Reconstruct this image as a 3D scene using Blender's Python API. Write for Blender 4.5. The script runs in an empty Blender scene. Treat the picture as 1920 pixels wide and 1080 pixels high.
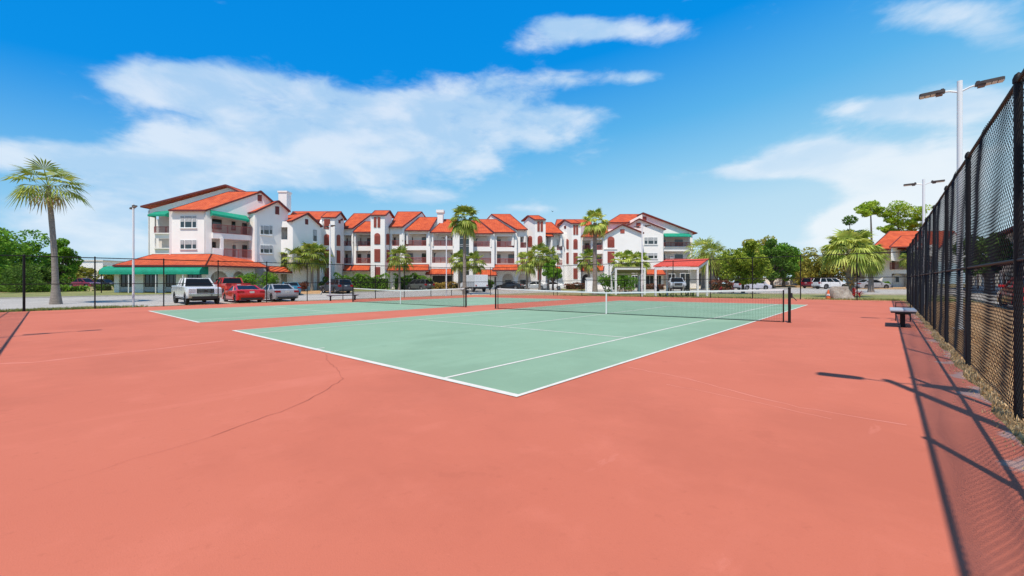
import bpy, bmesh, math, random
from mathutils import Vector, Matrix
R = math.radians
# ------------------------------------------------------------------ survey of the place
# world: x across the near court, y along it, net of the near court on y = 0
CX, CY, CH, YAW, F = 8.668, -15.528, 1.2727, -0.7313, 783.2
HOR = 531.67
fwd = Vector((math.sin(YAW), math.cos(YAW), 0)); rgt = Vector((math.cos(YAW), -math.sin(YAW), 0))
SUN = Vector((0.212, -0.476, 1.0)).normalized()

# ------------------------------------------------------------------ camera, sky, sun
scn = bpy.context.scene
cam = bpy.data.objects.new("camera", bpy.data.cameras.new("camera"))
scn.collection.objects.link(cam); scn.camera = cam
cam.location = (CX, CY, CH); cam.rotation_euler = (R(90), 0, -YAW)
cam.data.sensor_width = 36; cam.data.lens = F / 1920 * 36
cam.data.shift_y = -8.33 / 1920; cam.data.clip_start = 0.05; cam.data.clip_end = 6000
scn.view_settings.view_transform = 'Standard'; scn.view_settings.look = 'None'
scn.view_settings.exposure = 0.0; scn.view_settings.gamma = 1.0
scn.cycles.max_bounces = 6; scn.cycles.transparent_max_bounces = 16
SUN_STRENGTH = 4.6; SKY_STRENGTH = 0.11
SKY_TOP = (0.0, 0.25, 0.80); 

def skydir(px, py):
    return (fwd + rgt * ((px - 960) / F) + Vector((0, 0, (HOR - py) / F))).normalized()

world = bpy.data.worlds.new("World"); scn.world = world; world.use_nodes = True
nt = world.node_tree; nt.nodes.clear()
def N(t, **k):
    n = nt.nodes.new(t)
    for a, b in k.items(): setattr(n, a, b)
    return n
def L(a, b): nt.links.new(a, b)
def M2(op, a, b=None, c=None, clamp=False):
    n = N('ShaderNodeMath', operation=op); n.use_clamp = clamp
    for i, v in enumerate((a, b, c)):
        if v is None: continue
        if isinstance(v, (int, float)): n.inputs[i].default_value = v
        else: L(v, n.inputs[i])
    return n.outputs[0]
out = N('ShaderNodeOutputWorld'); bg = N('ShaderNodeBackground'); bg.inputs[1].default_value = SKY_STRENGTH
sky = N('ShaderNodeTexSky', sky_type='NISHITA'); sky.sun_disc = False
sky.sun_elevation = math.asin(SUN.z); sky.sun_rotation = math.atan2(SUN.x, SUN.y)
sky.air_density = 1.0; sky.dust_density = 0.6; sky.ozone_density = 3.0
tc = N('ShaderNodeTexCoord'); D = tc.outputs['Generated']
sepd = N('ShaderNodeSeparateXYZ'); L(D, sepd.inputs[0])
hs = N('ShaderNodeHueSaturation'); hs.inputs['Saturation'].default_value = 1.35; hs.inputs['Value'].default_value = 1.0
L(sky.outputs[0], hs.inputs['Color'])
# the deep blue of a dry coastal sky laid over the computed one
# the air is paler towards the right of the courts, deeper to the left
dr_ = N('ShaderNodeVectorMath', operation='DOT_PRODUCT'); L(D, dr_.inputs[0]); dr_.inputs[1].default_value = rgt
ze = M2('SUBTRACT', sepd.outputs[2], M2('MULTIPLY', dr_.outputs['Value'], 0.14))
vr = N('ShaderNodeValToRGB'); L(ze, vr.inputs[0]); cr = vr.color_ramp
cr.elements[0].position = 0.0; cr.elements[0].color = (5.4, 7.3, 8.4, 1); cr.elements[1].position = 0.85; cr.elements[1].color = (0.6, 1.7, 3.6, 1)  # top stop, above the view, darkened to hold down the shadow fill
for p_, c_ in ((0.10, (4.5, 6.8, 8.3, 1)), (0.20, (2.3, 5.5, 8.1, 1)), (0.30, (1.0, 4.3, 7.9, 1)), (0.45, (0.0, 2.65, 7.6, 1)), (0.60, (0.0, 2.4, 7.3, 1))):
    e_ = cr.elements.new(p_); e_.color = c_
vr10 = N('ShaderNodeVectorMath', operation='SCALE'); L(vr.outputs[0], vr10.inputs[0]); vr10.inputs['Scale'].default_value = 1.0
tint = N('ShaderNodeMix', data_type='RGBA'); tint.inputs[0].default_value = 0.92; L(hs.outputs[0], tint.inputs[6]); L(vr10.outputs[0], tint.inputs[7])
# clouds: soft banks at their own bearings, broken up by noise on a flat cloud layer
zz = M2('ADD', M2('MAXIMUM', sepd.outputs[2], 0.0), 0.12)
px_ = M2('DIVIDE', sepd.outputs[0], zz); py_ = M2('DIVIDE', sepd.outputs[1], zz)
cmb = N('ShaderNodeCombineXYZ'); L(px_, cmb.inputs[0]); L(py_, cmb.inputs[1])
def noise(scale, detail, rough, dist=0.0, vec=None, off=0):
    n = N('ShaderNodeTexNoise'); n.inputs['Scale'].default_value = scale; n.inputs['Detail'].default_value = detail
    n.inputs['Roughness'].default_value = rough; n.inputs['Distortion'].default_value = dist
    mp = N('ShaderNodeMapping'); mp.inputs['Location'].default_value = (off, off * 2, off)
    L(vec if vec is not None else cmb.outputs[0], mp.inputs[0]); L(mp.outputs[0], n.inputs['Vector'])
    return n.outputs[0]
stv = N('ShaderNodeMapping'); stv.inputs['Scale'].default_value = (1, 1, 2.3); L(D, stv.inputs[0])
nbig = noise(4.2, 8, 0.56, 0.25, vec=stv.outputs[0])
nfin = noise(15.0, 8, 0.60, 0.3, vec=stv.outputs[0], off=3)
# (px, py, half width, half height, strength)
CL = [(285, 150, 90, 42, 1.1), (420, 170, 130, 55, 1.15), (570, 200, 150, 62, 1.1), (760, 225, 200, 62, 1.0), (620, 290, 260, 45, .8), (900, 190, 120, 40, .6), (950, 250, 150, 40, .75),
      (1150, 60, 140, 22, 1.1), (1060, 42, 70, 18, .8), (1010, 85, 90, 28, .75), (1190, 145, 70, 16, .8), (1010, 150, 150, 25, .7), (1080, 215, 120, 25, .55),
      (1780, 25, 160, 42, 1.05), (1880, 70, 90, 38, .9), (1690, 205, 150, 32, 1.1), (1820, 190, 100, 45, .8), (1550, 290, 130, 30, 1.25), (1420, 322, 120, 18, 1.1), (1640, 330, 120, 30, .9),
      (1700, 400, 130, 55, 1.6), (1590, 430, 70, 35, 1.5), (1770, 320, 80, 55, 1.1), (1560, 295, 120, 28, .5), (1700, 470, 200, 30, 1.0), (80, 290, 160, 28, 1.0), (250, 330, 190, 45, .95), (110, 410, 200, 45, 1.1), (330, 380, 160, 35, .8), (190, 460, 160, 30, .9), (420, 270, 200, 50, .8), (650, 320, 260, 40, .7), (1050, 270, 120, 30, .4),
      (790, 372, 90, 16, .95), (1010, 392, 80, 12, .8), (520, 330, 160, 30, .6), (890, 305, 50, 14, .7)]
dens = None
for (a, b, w, h, s) in CL:
    c = skydir(a, b)
    h1 = (skydir(a + w, b) - skydir(a - w, b)) / 2; h2 = (skydir(a, b - h) - skydir(a, b + h)) / 2
    e1 = h1.normalized(); e2 = c.cross(e1).normalized(); ra = h1.length; rb = abs(h2.dot(e2))
    v1 = N('ShaderNodeVectorMath', operation='DOT_PRODUCT'); L(D, v1.inputs[0]); v1.inputs[1].default_value = e1 / ra
    v2 = N('ShaderNodeVectorMath', operation='DOT_PRODUCT'); L(D, v2.inputs[0]); v2.inputs[1].default_value = e2 / rb
    v3 = N('ShaderNodeVectorMath', operation='DOT_PRODUCT'); L(D, v3.inputs[0]); v3.inputs[1].default_value = c
    r2 = M2('ADD', M2('MULTIPLY', v1.outputs['Value'], v1.outputs['Value']), M2('MULTIPLY', v2.outputs['Value'], v2.outputs['Value']))
    g = M2('MULTIPLY', M2('EXPONENT', M2('MULTIPLY', r2, -1.1)), s)
    g = M2('MULTIPLY', g, M2('GREATER_THAN', v3.outputs['Value'], 0.0))
    dens = g if dens is None else M2('ADD', dens, g)
# unseen sky behind the camera: cloud added to tune the shadow fill
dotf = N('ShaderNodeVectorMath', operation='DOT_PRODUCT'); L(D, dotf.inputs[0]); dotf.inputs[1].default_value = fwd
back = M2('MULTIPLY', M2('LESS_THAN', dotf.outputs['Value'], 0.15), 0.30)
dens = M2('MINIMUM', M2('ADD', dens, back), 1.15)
tot = M2('ADD', M2('ADD', dens, M2('MULTIPLY', M2('SUBTRACT', nbig, 0.5), 1.7)), M2('MULTIPLY', M2('SUBTRACT', nfin, 0.5), 1.0))
mr = N('ShaderNodeMapRange', interpolation_type='SMOOTHSTEP'); L(tot, mr.inputs[0])
mr.inputs[1].default_value = 0.25; mr.inputs[2].default_value = 1.05; mr.inputs[3].default_value = 0.0; mr.inputs[4].default_value = 0.84
hz = N('ShaderNodeMapRange', interpolation_type='SMOOTHSTEP'); L(sepd.outputs[2], hz.inputs[0])
hz.inputs[1].default_value = 0.36; hz.inputs[2].default_value = -0.02; hz.inputs[3].default_value = 0.0; hz.inputs[4].default_value = 0.3
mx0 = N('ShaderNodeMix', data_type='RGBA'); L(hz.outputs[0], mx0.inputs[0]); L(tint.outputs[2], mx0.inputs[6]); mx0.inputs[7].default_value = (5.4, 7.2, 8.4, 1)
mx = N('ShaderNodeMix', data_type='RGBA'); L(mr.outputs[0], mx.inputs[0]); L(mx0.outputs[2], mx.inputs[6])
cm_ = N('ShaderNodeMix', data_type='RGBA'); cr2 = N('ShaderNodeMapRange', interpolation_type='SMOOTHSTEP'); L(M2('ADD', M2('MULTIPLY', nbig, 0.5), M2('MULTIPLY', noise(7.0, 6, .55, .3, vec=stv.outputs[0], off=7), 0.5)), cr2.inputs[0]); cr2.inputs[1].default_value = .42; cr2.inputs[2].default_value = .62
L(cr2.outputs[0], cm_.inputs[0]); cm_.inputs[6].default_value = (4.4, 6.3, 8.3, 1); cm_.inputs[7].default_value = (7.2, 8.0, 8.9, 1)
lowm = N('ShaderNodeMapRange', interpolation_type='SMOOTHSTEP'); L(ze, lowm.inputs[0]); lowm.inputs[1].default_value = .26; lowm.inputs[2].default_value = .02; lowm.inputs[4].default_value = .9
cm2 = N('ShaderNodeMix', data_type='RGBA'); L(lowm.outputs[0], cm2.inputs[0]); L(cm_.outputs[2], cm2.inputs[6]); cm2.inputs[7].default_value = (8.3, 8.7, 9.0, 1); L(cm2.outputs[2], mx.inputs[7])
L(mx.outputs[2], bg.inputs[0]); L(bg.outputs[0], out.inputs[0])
SKYN = dict(hs=hs)

sun = bpy.data.objects.new("sun", bpy.data.lights.new("sun", 'SUN')); scn.collection.objects.link(sun)
sun.data.energy = SUN_STRENGTH; sun.data.angle = R(0.53); sun.data.color = (1.0, 0.905, 0.79)
sun.rotation_euler = SUN.to_track_quat('Z', 'Y').to_euler(); sun.location = (0, 0, 40)

# ------------------------------------------------------------------ places and heights
XB, X0, Y0, Y1, X1 = -30.0, -80.0, -60.0, 100.0, 60.0
def gz(x, y):
    y = min(max(y, Y0), Y1); x = min(max(x, X0), X1)
    z = 0.0065 * y
    return z + (0.0059 * x if x > XB else 0.0059 * XB + 0.015 * (XB - x))
def W(X, T, z=0.0):
    v = Vector((CX, CY, 0)) + fwd * T + rgt * X; v.z = z; return v
def pt(px, py, T): return W((px - 960) / F * T, T, CH + (HOR - py) / F * T)
def XT(p):
    d = Vector((p[0] - CX, p[1] - CY, 0)); return d.dot(rgt), d.dot(fwd)
def gnd(px, py):
    lo, hi = 1.0, 400.0
    for _ in range(50):
        m = (lo + hi) / 2; p = pt(px, py, m)
        if p.z > gz(p.x, p.y): lo = m
        else: hi = m
    p = pt(px, py, lo); p.z = gz(p.x, p.y); return p
def onx(px, x):   # ground point on the line x = const seen at bearing px
    d = fwd + rgt * ((px - 960) / F); t = (x - CX) / d.x
    y = CY + t * d.y; return Vector((x, y, gz(x, y)))
def ony(px, y):
    d = fwd + rgt * ((px - 960) / F); t = (y - CY) / d.y
    x = CX + t * d.x; return Vector((x, y, gz(x, y)))
def atT(px, T):
    p = W((px - 960) / F * T, T); p.z = gz(p.x, p.y); return p

# ------------------------------------------------------------------ object bookkeeping
def tag(o, label=None, cat=None, group=None, kind=None):
    if label: o['label'] = label
    if cat: o['category'] = cat
    if group: o['group'] = group
    if kind: o['kind'] = kind
    return o
def empty(name, loc=(0, 0, 0), rz=0.0, label=None, cat=None, group=None):
    o = bpy.data.objects.new(name, None); scn.collection.objects.link(o)
    o.location = loc; o.rotation_euler = (0, 0, rz); o.empty_display_size = 0.3
    return tag(o, label, cat, group)
def copy_tree(o, parent=None):
    c = o.copy(); scn.collection.objects.link(c); c.parent = parent
    for ch in [q for q in o.children]: copy_tree(ch, c)
    return c

class MB:
    """collects faces, then links them as one mesh object"""
    def __init__(s): s.v = []; s.f = []; s.m = []; s.cur = 0
    def add(s, vs, fs):
        n = len(s.v); s.v += [tuple(v) for v in vs]
        for f in fs: s.f.append(tuple(i + n for i in f)); s.m.append(s.cur)
        return s
    def poly(s, pts): return s.add(pts, [tuple(range(len(pts)))])
    def prism(s, pts, off):
        off = Vector(off); pts = [Vector(p) for p in pts]; n = len(pts)
        vs = pts + [p + off for p in pts]
        fs = [tuple(range(n))[::-1], tuple(range(n, 2 * n))] + [(i, (i + 1) % n, (i + 1) % n + n, i + n) for i in range(n)]
        return s.add(vs, fs)
    def box(s, c, d, rz=0.0, rot=None):
        c = Vector(c); h = Vector(d) / 2
        m = rot if rot is not None else Matrix.Rotation(rz, 3, 'Z')
        vs = [c + m @ Vector((sx * h.x, sy * h.y, sz * h.z)) for sz in (-1, 1) for sx, sy in ((-1, -1), (1, -1), (1, 1), (-1, 1))]
        return s.add(vs, [(3, 2, 1, 0), (4, 5, 6, 7), (0, 1, 5, 4), (1, 2, 6, 5), (2, 3, 7, 6), (3, 0, 4, 7)])
    def bar(s, a, b, w, h=None, up=(0, 0, 1)):
        a = Vector(a); b = Vector(b); h = h or w; d = (b - a)
        if d.length < 1e-6: return s
        d.normalize(); u = Vector(up)
        if abs(d.dot(u)) > 0.98: u = Vector((1, 0, 0))
        x = d.cross(u).normalized() * w / 2; z = x.cross(d).normalized() * h / 2
        vs = [a - x - z, a + x - z, a + x + z, a - x + z, b - x - z, b + x - z, b + x + z, b - x + z]
        return s.add(vs, [(3, 2, 1, 0), (4, 5, 6, 7), (0, 1, 5, 4), (1, 2, 6, 5), (2, 3, 7, 6), (3, 0, 4, 7)])
    def tube(s, path, r, n=8, cap=True):
        path = [Vector(p) for p in path]; k = len(path)
        rs = r if isinstance(r, (list, tuple)) else [r] * k
        base = len(s.v); prev = None
        for i, p in enumerate(path):
            d = (path[min(i + 1, k - 1)] - path[max(i - 1, 0)]).normalized()
            if prev is None:
                u = Vector((0, 0, 1)) if abs(d.z) < 0.9 else Vector((1, 0, 0))
                x = d.cross(u).normalized()
            else: x = (prev - d * prev.dot(d)).normalized()
            prev = x; y = d.cross(x)
            for j in range(n):
                a = 2 * math.pi * j / n; s.v.append(tuple(p + (x * math.cos(a) + y * math.sin(a)) * rs[i]))
        for i in range(k - 1):
            for j in range(n):
                q = (j + 1) % n; s.f.append((base + i * n + j, base + i * n + q, base + (i + 1) * n + q, base + (i + 1) * n + j)); s.m.append(s.cur)
        if cap:
            s.f.append(tuple(base + j for j in range(n))[::-1]); s.m.append(s.cur)
            s.f.append(tuple(base + (k - 1) * n + j for j in range(n))); s.m.append(s.cur)
        return s
    def lathe(s, c, prof, n=16):
        c = Vector(c); base = len(s.v)
        for (r, z) in prof:
            for j in range(n):
                a = 2 * math.pi * j / n; s.v.append((c.x + r * math.cos(a), c.y + r * math.sin(a), c.z + z))
        for i in range(len(prof) - 1):
            for j in range(n):
                q = (j + 1) % n; s.f.append((base + i * n + j, base + i * n + q, base + (i + 1) * n + q, base + (i + 1) * n + j)); s.m.append(s.cur)
        s.f.append(tuple(base + j for j in range(n))[::-1]); s.m.append(s.cur)
        s.f.append(tuple(base + (len(prof) - 1) * n + j for j in range(n))); s.m.append(s.cur)
        return s
    def build(s, name, mat, parent=None, smooth=False, bevel=0.0, fixn=True):
        me = bpy.data.meshes.new(name); me.from_pydata(s.v, [], s.f); me.update()
        mats = mat if isinstance(mat, (list, tuple)) else [mat]
        for m in mats: me.materials.append(m)
        if len(mats) > 1: me.polygons.foreach_set('material_index', s.m)
        if fixn and len(s.f) < 60000:
            bm = bmesh.new(); bm.from_mesh(me); bmesh.ops.recalc_face_normals(bm, faces=bm.faces)
            if bevel: bmesh.ops.bevel(bm, geom=[e for e in bm.edges if len(e.link_faces) == 2 and e.calc_face_angle(0) > 0.5], offset=bevel, segments=2, affect='EDGES', profile=0.6, clamp_overlap=True)
            bm.to_mesh(me); bm.free()
        if smooth:
            me.polygons.foreach_set('use_smooth', [True] * len(me.polygons))
            if smooth != 'all':
                try: me.set_sharp_from_angle(angle=R(smooth if isinstance(smooth, (int, float)) and smooth is not True else 40))
                except Exception: pass
        o = bpy.data.objects.new(name, me); scn.collection.objects.link(o)
        if parent is not None:
            o.parent = parent
        return o
    def shift(s, d):
        d = Vector(d); s.v = [tuple(Vector(v) - d) for v in s.v]; return s

def wbuild(mb, name, mat, parent, **k):
    """mesh given in world coordinates, hung under an unrotated thing"""
    return mb.shift(parent.matrix_basis.translation if parent.parent is None else parent['_o']).build(name, mat, parent, **k)

# ------------------------------------------------------------------ materials
def mat(name, col, rough=0.7, metal=0.0, spec=0.5, var=0.0, scale=1.0, col2=None, bump=0.0, bscale=20.0, coat=0.0, contrast=(0.35, 0.65), coords='Object', detail=6, isl=0.0, trans=0.0, stretch=None):
    m = bpy.data.materials.new(name); m.use_nodes = True; t = m.node_tree; n = t.nodes; l = t.links
    b = n['Principled BSDF']; b.inputs['Base Color'].default_value = (*col, 1); b.inputs['Roughness'].default_value = rough
    b.inputs['Metallic'].default_value = metal; b.inputs['Specular IOR Level'].default_value = spec
    if coat: b.inputs['Coat Weight'].default_value = coat; b.inputs['Coat Roughness'].default_value = 0.05
    tcn = n.new('ShaderNodeTexCoord'); vec = tcn.outputs[coords]
    if stretch:
        mp = n.new('ShaderNodeMapping'); mp.inputs['Scale'].default_value = stretch; l.new(vec, mp.inputs[0]); vec = mp.outputs[0]
    c = None
    if col2 or var:
        nz = n.new('ShaderNodeTexNoise'); nz.inputs['Scale'].default_value = scale; nz.inputs['Detail'].default_value = detail; nz.inputs['Roughness'].default_value = 0.6
        l.new(vec, nz.inputs['Vector'])
        rp = n.new('ShaderNodeMapRange'); rp.inputs[1].default_value = contrast[0]; rp.inputs[2].default_value = contrast[1]; l.new(nz.outputs[0], rp.inputs[0])
        mxn = n.new('ShaderNodeMix'); mxn.data_type = 'RGBA'; l.new(rp.outputs[0], mxn.inputs[0])
        if col2: mxn.inputs[6].default_value = (*col, 1); mxn.inputs[7].default_value = (*col2, 1)
        else:
            mxn.inputs[6].default_value = (*[max(0, v * (1 - var)) for v in col], 1); mxn.inputs[7].default_value = (*[min(1, v * (1 + var)) for v in col], 1)
        c = mxn.outputs[2]
    if isl:
        g = n.new('ShaderNodeNewGeometry'); h = n.new('ShaderNodeHueSaturation')
        r1 = n.new('ShaderNodeMapRange'); r1.inputs[3].default_value = 1 - isl; r1.inputs[4].default_value = 1 + isl; l.new(g.outputs['Random Per Island'], r1.inputs[0])
        l.new(r1.outputs[0], h.inputs['Value'])
        if c is not None: l.new(c, h.inputs['Color'])
        else: h.inputs['Color'].default_value = (*col, 1)
        c = h.outputs[0]
    if c is not None: l.new(c, b.inputs['Base Color'])
    if bump:
        nb = n.new('ShaderNodeTexNoise'); nb.inputs['Scale'].default_value = bscale; nb.inputs['Detail'].default_value = 5; l.new(vec, nb.inputs['Vector'])
        bn = n.new('ShaderNodeBump'); bn.inputs['Strength'].default_value = bump; bn.inputs['Distance'].default_value = 0.02; l.new(nb.outputs[0], bn.inputs['Height']); l.new(bn.outputs[0], b.inputs['Normal'])
    if trans:
        tr = n.new('ShaderNodeBsdfTranslucent'); ms = n.new('ShaderNodeMixShader'); ms.inputs[0].default_value = trans
        if c is not None:
            h2 = n.new('ShaderNodeHueSaturation'); h2.inputs['Value'].default_value = 1.4; h2.inputs['Hue'].default_value = 0.48; l.new(c, h2.inputs['Color']); l.new(h2.outputs[0], tr.inputs[0])
        else: tr.inputs[0].default_value = (*[min(1, v * 1.5) for v in col], 1)
        l.new(b.outputs[0], ms.inputs[1]); l.new(tr.outputs[0], ms.inputs[2]); l.new(ms.outputs[0], n['Material Output'].inputs[0])
    return m
MT = {}
def leafm(name, a, b, scale=0.7, isl=0.35):
    a = tuple(v * 1.3 for v in a); b = tuple(min(.75, v * 1.3) for v in b); return mat(name, a, rough=0.6, spec=0.25, col2=b, scale=scale, contrast=(0.38, 0.62), isl=isl, trans=0.3)
MT['black'] = mat('black_vinyl', (0.010, 0.009, 0.010), 0.6, spec=0.25)
MT['white'] = mat('white_paint', (0.78, 0.78, 0.77), 0.5, var=0.04, scale=3)
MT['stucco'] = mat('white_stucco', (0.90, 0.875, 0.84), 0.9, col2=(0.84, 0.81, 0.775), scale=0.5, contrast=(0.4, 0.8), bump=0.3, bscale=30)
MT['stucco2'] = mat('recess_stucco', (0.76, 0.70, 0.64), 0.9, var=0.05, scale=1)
MT['trimred'] = mat('brown_red_trim', (0.14, 0.022, 0.02), 0.6)
MT['shutter'] = mat('rust_red_shutter', (0.36, 0.075, 0.05), 0.6, var=0.12, scale=5)
MT['rail'] = mat('red_brown_railing', (0.34, 0.095, 0.085), 0.6)
MT['awning'] = mat('green_canvas', (0.0, 0.27, 0.165), 0.8, var=0.12, scale=2)
MT['glass'] = mat('window_glass', (0.03, 0.04, 0.045), 0.06, spec=0.8)
MT['blind'] = mat('pale_blind', (0.42, 0.43, 0.44), 0.7, var=.15, scale=4)
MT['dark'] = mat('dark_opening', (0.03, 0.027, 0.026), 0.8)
MT['door'] = mat('dark_door', (0.12, 0.03, 0.025), 0.5)
MT['silverpole'] = mat('white_lamp_paint', (0.74, 0.77, 0.80), 0.4, metal=0.0)
MT['lens'] = mat('lamp_lens', (0.55, 0.47, 0.42), 0.3)
MT['bronze'] = mat('lamp_housing', (0.06, 0.045, 0.04), 0.5)
MT['chrome'] = mat('chrome', (0.6, 0.6, 0.6), 0.15, metal=1.0)
MT['tyre'] = mat('tyre_rubber', (0.018, 0.018, 0.02), 0.85)
MT['rim'] = mat('alloy_rim', (0.42, 0.42, 0.43), 0.3, metal=0.8)
MT['plastic'] = mat('black_plastic', (0.02, 0.02, 0.022), 0.55)
MT['cglass'] = mat('car_glass', (0.008, 0.010, 0.012), 0.08, spec=0.35)
MT['taillamp'] = mat('red_lens', (0.35, 0.01, 0.012), 0.15)
MT['headlamp'] = mat('clear_lens', (0.6, 0.62, 0.65), 0.1, spec=.9)
MT['amber'] = mat('amber_lens', (0.6, 0.2, 0.02), 0.2)
MT['plate'] = mat('licence_plate', (0.6, 0.62, 0.6), 0.5)
MT['wood'] = mat('tan_wood', (0.40, 0.27, 0.15), 0.75, var=0.2, scale=4)
MT['trunk'] = mat('palm_trunk', (0.30, 0.25, 0.21), 0.9, col2=(0.19, 0.155, 0.13), scale=3, contrast=(0.4, 0.7), bump=0.8, bscale=14, stretch=(1, 1, 5))
MT['bark'] = mat('bark', (0.12, 0.09, 0.07), 0.95, var=0.3, scale=5, bump=0.6)
MT['fan'] = leafm('palm_leaf', (0.10, 0.165, 0.022), (0.27, 0.30, 0.055), 1.5, .4)
MT['fanpale'] = leafm('palm_leaf_pale', (0.17, 0.25, 0.035), (0.42, 0.45, 0.11), 1.5, .35)
MT['deadfan'] = leafm('palm_dry_leaf', (0.26, 0.19, 0.07), (0.36, 0.30, 0.13), 2, .3)
MT['oak'] = leafm('bright_tree_leaf', (0.045, 0.13, 0.010), (0.17, 0.33, 0.03))
MT['dark_leaf'] = leafm('dark_tree_leaf', (0.035, 0.085, 0.010), (0.09, 0.17, 0.02))
MT['magnolia'] = leafm('magnolia_leaf', (0.10, 0.16, 0.010), (0.30, 0.36, 0.05), 2.0)
MT['pine'] = leafm('pine_needles', (0.17, 0.28, 0.02), (0.36, 0.46, 0.05), 1.2)
MT['olive'] = leafm('olive_brush_leaf', (0.17, 0.19, 0.025), (0.36, 0.33, 0.07), 0.5)
MT['hedge'] = leafm('hedge_leaf', (0.06, 0.15, 0.012), (0.17, 0.32, 0.03), 1.2)
MT['hedgebrown'] = leafm('brown_hedge_leaf', (0.26, 0.17, 0.035), (0.42, 0.33, 0.08), 1.5)
MT['redshrub'] = leafm('reddish_shrub_leaf', (0.10, 0.035, 0.02), (0.19, 0.08, 0.04), 2.0)
MT['cordy'] = leafm('crimson_leaf', (0.35, 0.03, 0.03), (0.5, 0.10, 0.06), 4.0)
MT['grassblade'] = leafm('grass_blade', (0.12, 0.17, 0.03), (0.33, 0.31, 0.10), 2.0, .4)
MT['straw'] = leafm('dry_straw', (0.42, 0.27, 0.12), (0.55, 0.40, 0.22), 6.0, .4)
MT['rock'] = mat('boulder_stone', (0.30, 0.26, 0.22), 0.9, col2=(0.42, 0.38, 0.33), scale=2.5, bump=0.8, bscale=9)
MT['redroof'] = mat('red_metal_roof', (0.62, 0.075, 0.045), 0.75, var=0.05, scale=2)
MT['curb'] = mat('kerb_concrete', (0.52, 0.48, 0.42), 0.9, var=0.12, scale=3)
MT['cone'] = mat('orange_plastic', (0.85, 0.16, 0.04), 0.5)
def wavemat(name, a, b, vec, period, rough=0.8, wscale=1.0):
    """barrel tiles: stripes running down the slope, weathered by noise"""
    m = mat(name, a, rough, col2=b, scale=1.1, contrast=(0.3, 0.75)); t = m.node_tree; n = t.nodes; l = t.links
    tcn = n.new('ShaderNodeTexCoord'); g = n.new('ShaderNodeNewGeometry'); dp = n.new('ShaderNodeVectorMath'); dp.operation = 'DOT_PRODUCT'
    l.new(g.outputs['Position'], dp.inputs[0]); dp.inputs[1].default_value = Vector(vec) * (2 * math.pi / period)
    sn = n.new('ShaderNodeMath'); sn.operation = 'SINE'; l.new(dp.outputs['Value'], sn.inputs[0])
    bn = n.new('ShaderNodeBump'); bn.inputs['Strength'].default_value = 0.9; bn.inputs['Distance'].default_value = 0.05; l.new(sn.outputs[0], bn.inputs['Height'])
    # courses across the slope
    dz = n.new('ShaderNodeSeparateXYZ'); l.new(g.outputs['Position'], dz.inputs[0])
    s2 = n.new('ShaderNodeMath'); s2.operation = 'MULTIPLY'; l.new(dz.outputs[2], s2.inputs[0]); s2.inputs[1].default_value = 1 / 0.16
    fr = n.new('ShaderNodeMath'); fr.operation = 'FRACT'; l.new(s2.outputs[0], fr.inputs[0])
    b2 = n.new('ShaderNodeBump'); b2.inputs['Strength'].default_value = 0.5; b2.inputs['Distance'].default_value = 0.03; l.new(fr.outputs[0], b2.inputs['Height']); l.new(bn.outputs[0], b2.inputs['Normal'])
    l.new(b2.outputs[0], n['Principled BSDF'].inputs['Normal'])
    return m
MT['tile'] = wavemat('orange_barrel_tile', (0.47, 0.060, 0.018), (0.76, 0.140, 0.038), rgt, 0.32)
def paint(name, col, rough=0.28): return mat(name, col, rough, coat=0.8, spec=0.5)

# ------------------------------------------------------------------ ground sheets
def sheet(name, pts, dz, m, kind='structure', label=None, cat=None, thick=None):
    bm = bmesh.new(); vs = [bm.verts.new((p[0], p[1], 0)) for p in pts]; bm.faces.new(vs)
    for co, no in (((XB, 0, 0), (1, 0, 0)), ((X0, 0, 0), (1, 0, 0)), ((X1, 0, 0), (1, 0, 0)), ((0, Y0, 0), (0, 1, 0)), ((0, Y1, 0), (0, 1, 0))):
        bmesh.ops.bisect_plane(bm, geom=bm.verts[:] + bm.edges[:] + bm.faces[:], plane_co=co, plane_no=no)
    for v in bm.verts: v.co.z = gz(v.co.x, v.co.y) + dz
    if thick:
        r = bmesh.ops.extrude_face_region(bm, geom=bm.faces[:])
        for v in [g for g in r['geom'] if isinstance(g, bmesh.types.BMVert)]: v.co.z -= thick
    bmesh.ops.recalc_face_normals(bm, faces=bm.faces)
    if not thick and bm.faces[:] and sum(f.normal.z for f in bm.faces) < 0: bmesh.ops.reverse_faces(bm, faces=bm.faces[:])
    me = bpy.data.meshes.new(name); bm.to_mesh(me); bm.free(); me.materials.append(m)
    o = bpy.data.objects.new(name, me); scn.collection.objects.link(o)
    return tag(o, label, cat, None, kind)
MT['ground'] = mat('dry_grass_ground', (0.20, 0.19, 0.075), 0.95, col2=(0.44, 0.33, 0.16), scale=0.35, contrast=(0.35, 0.62), bump=0.8, bscale=12, coords='Object', detail=10)
MT['lawn'] = mat('lawn', (0.16, 0.20, 0.06), 0.95, col2=(0.30, 0.28, 0.10), scale=0.8, contrast=(0.35, 0.65), bump=0.8, bscale=15, detail=10)
MT['mulch'] = mat('pine_straw', (0.42, 0.22, 0.09), 0.95, col2=(0.58, 0.38, 0.19), scale=3.0, contrast=(0.3, 0.7), bump=1.0, bscale=25, detail=10)
MT['asphalt'] = mat('worn_asphalt', (0.38, 0.36, 0.33), 0.9, col2=(0.50, 0.47, 0.43), scale=0.4, contrast=(0.35, 0.7), bump=0.3, bscale=60, detail=10)
big = [(-1500, -1500), (1500, -1500), (1500, 1800), (-1500, 1800)]
sheet('ground', big, -0.03, MT['ground'])
def G2(*l): return [tuple(gnd(a, b)[:2]) for a, b in l]

XL, XR, YN, YF = -26.45, 9.6, -17.6, 19.8
fencepoly = [(XL, YN), (XR, YN), (XR, YF), (-17.2, YF), (-23.9, 17.2), (XL, 13.8)]
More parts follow.
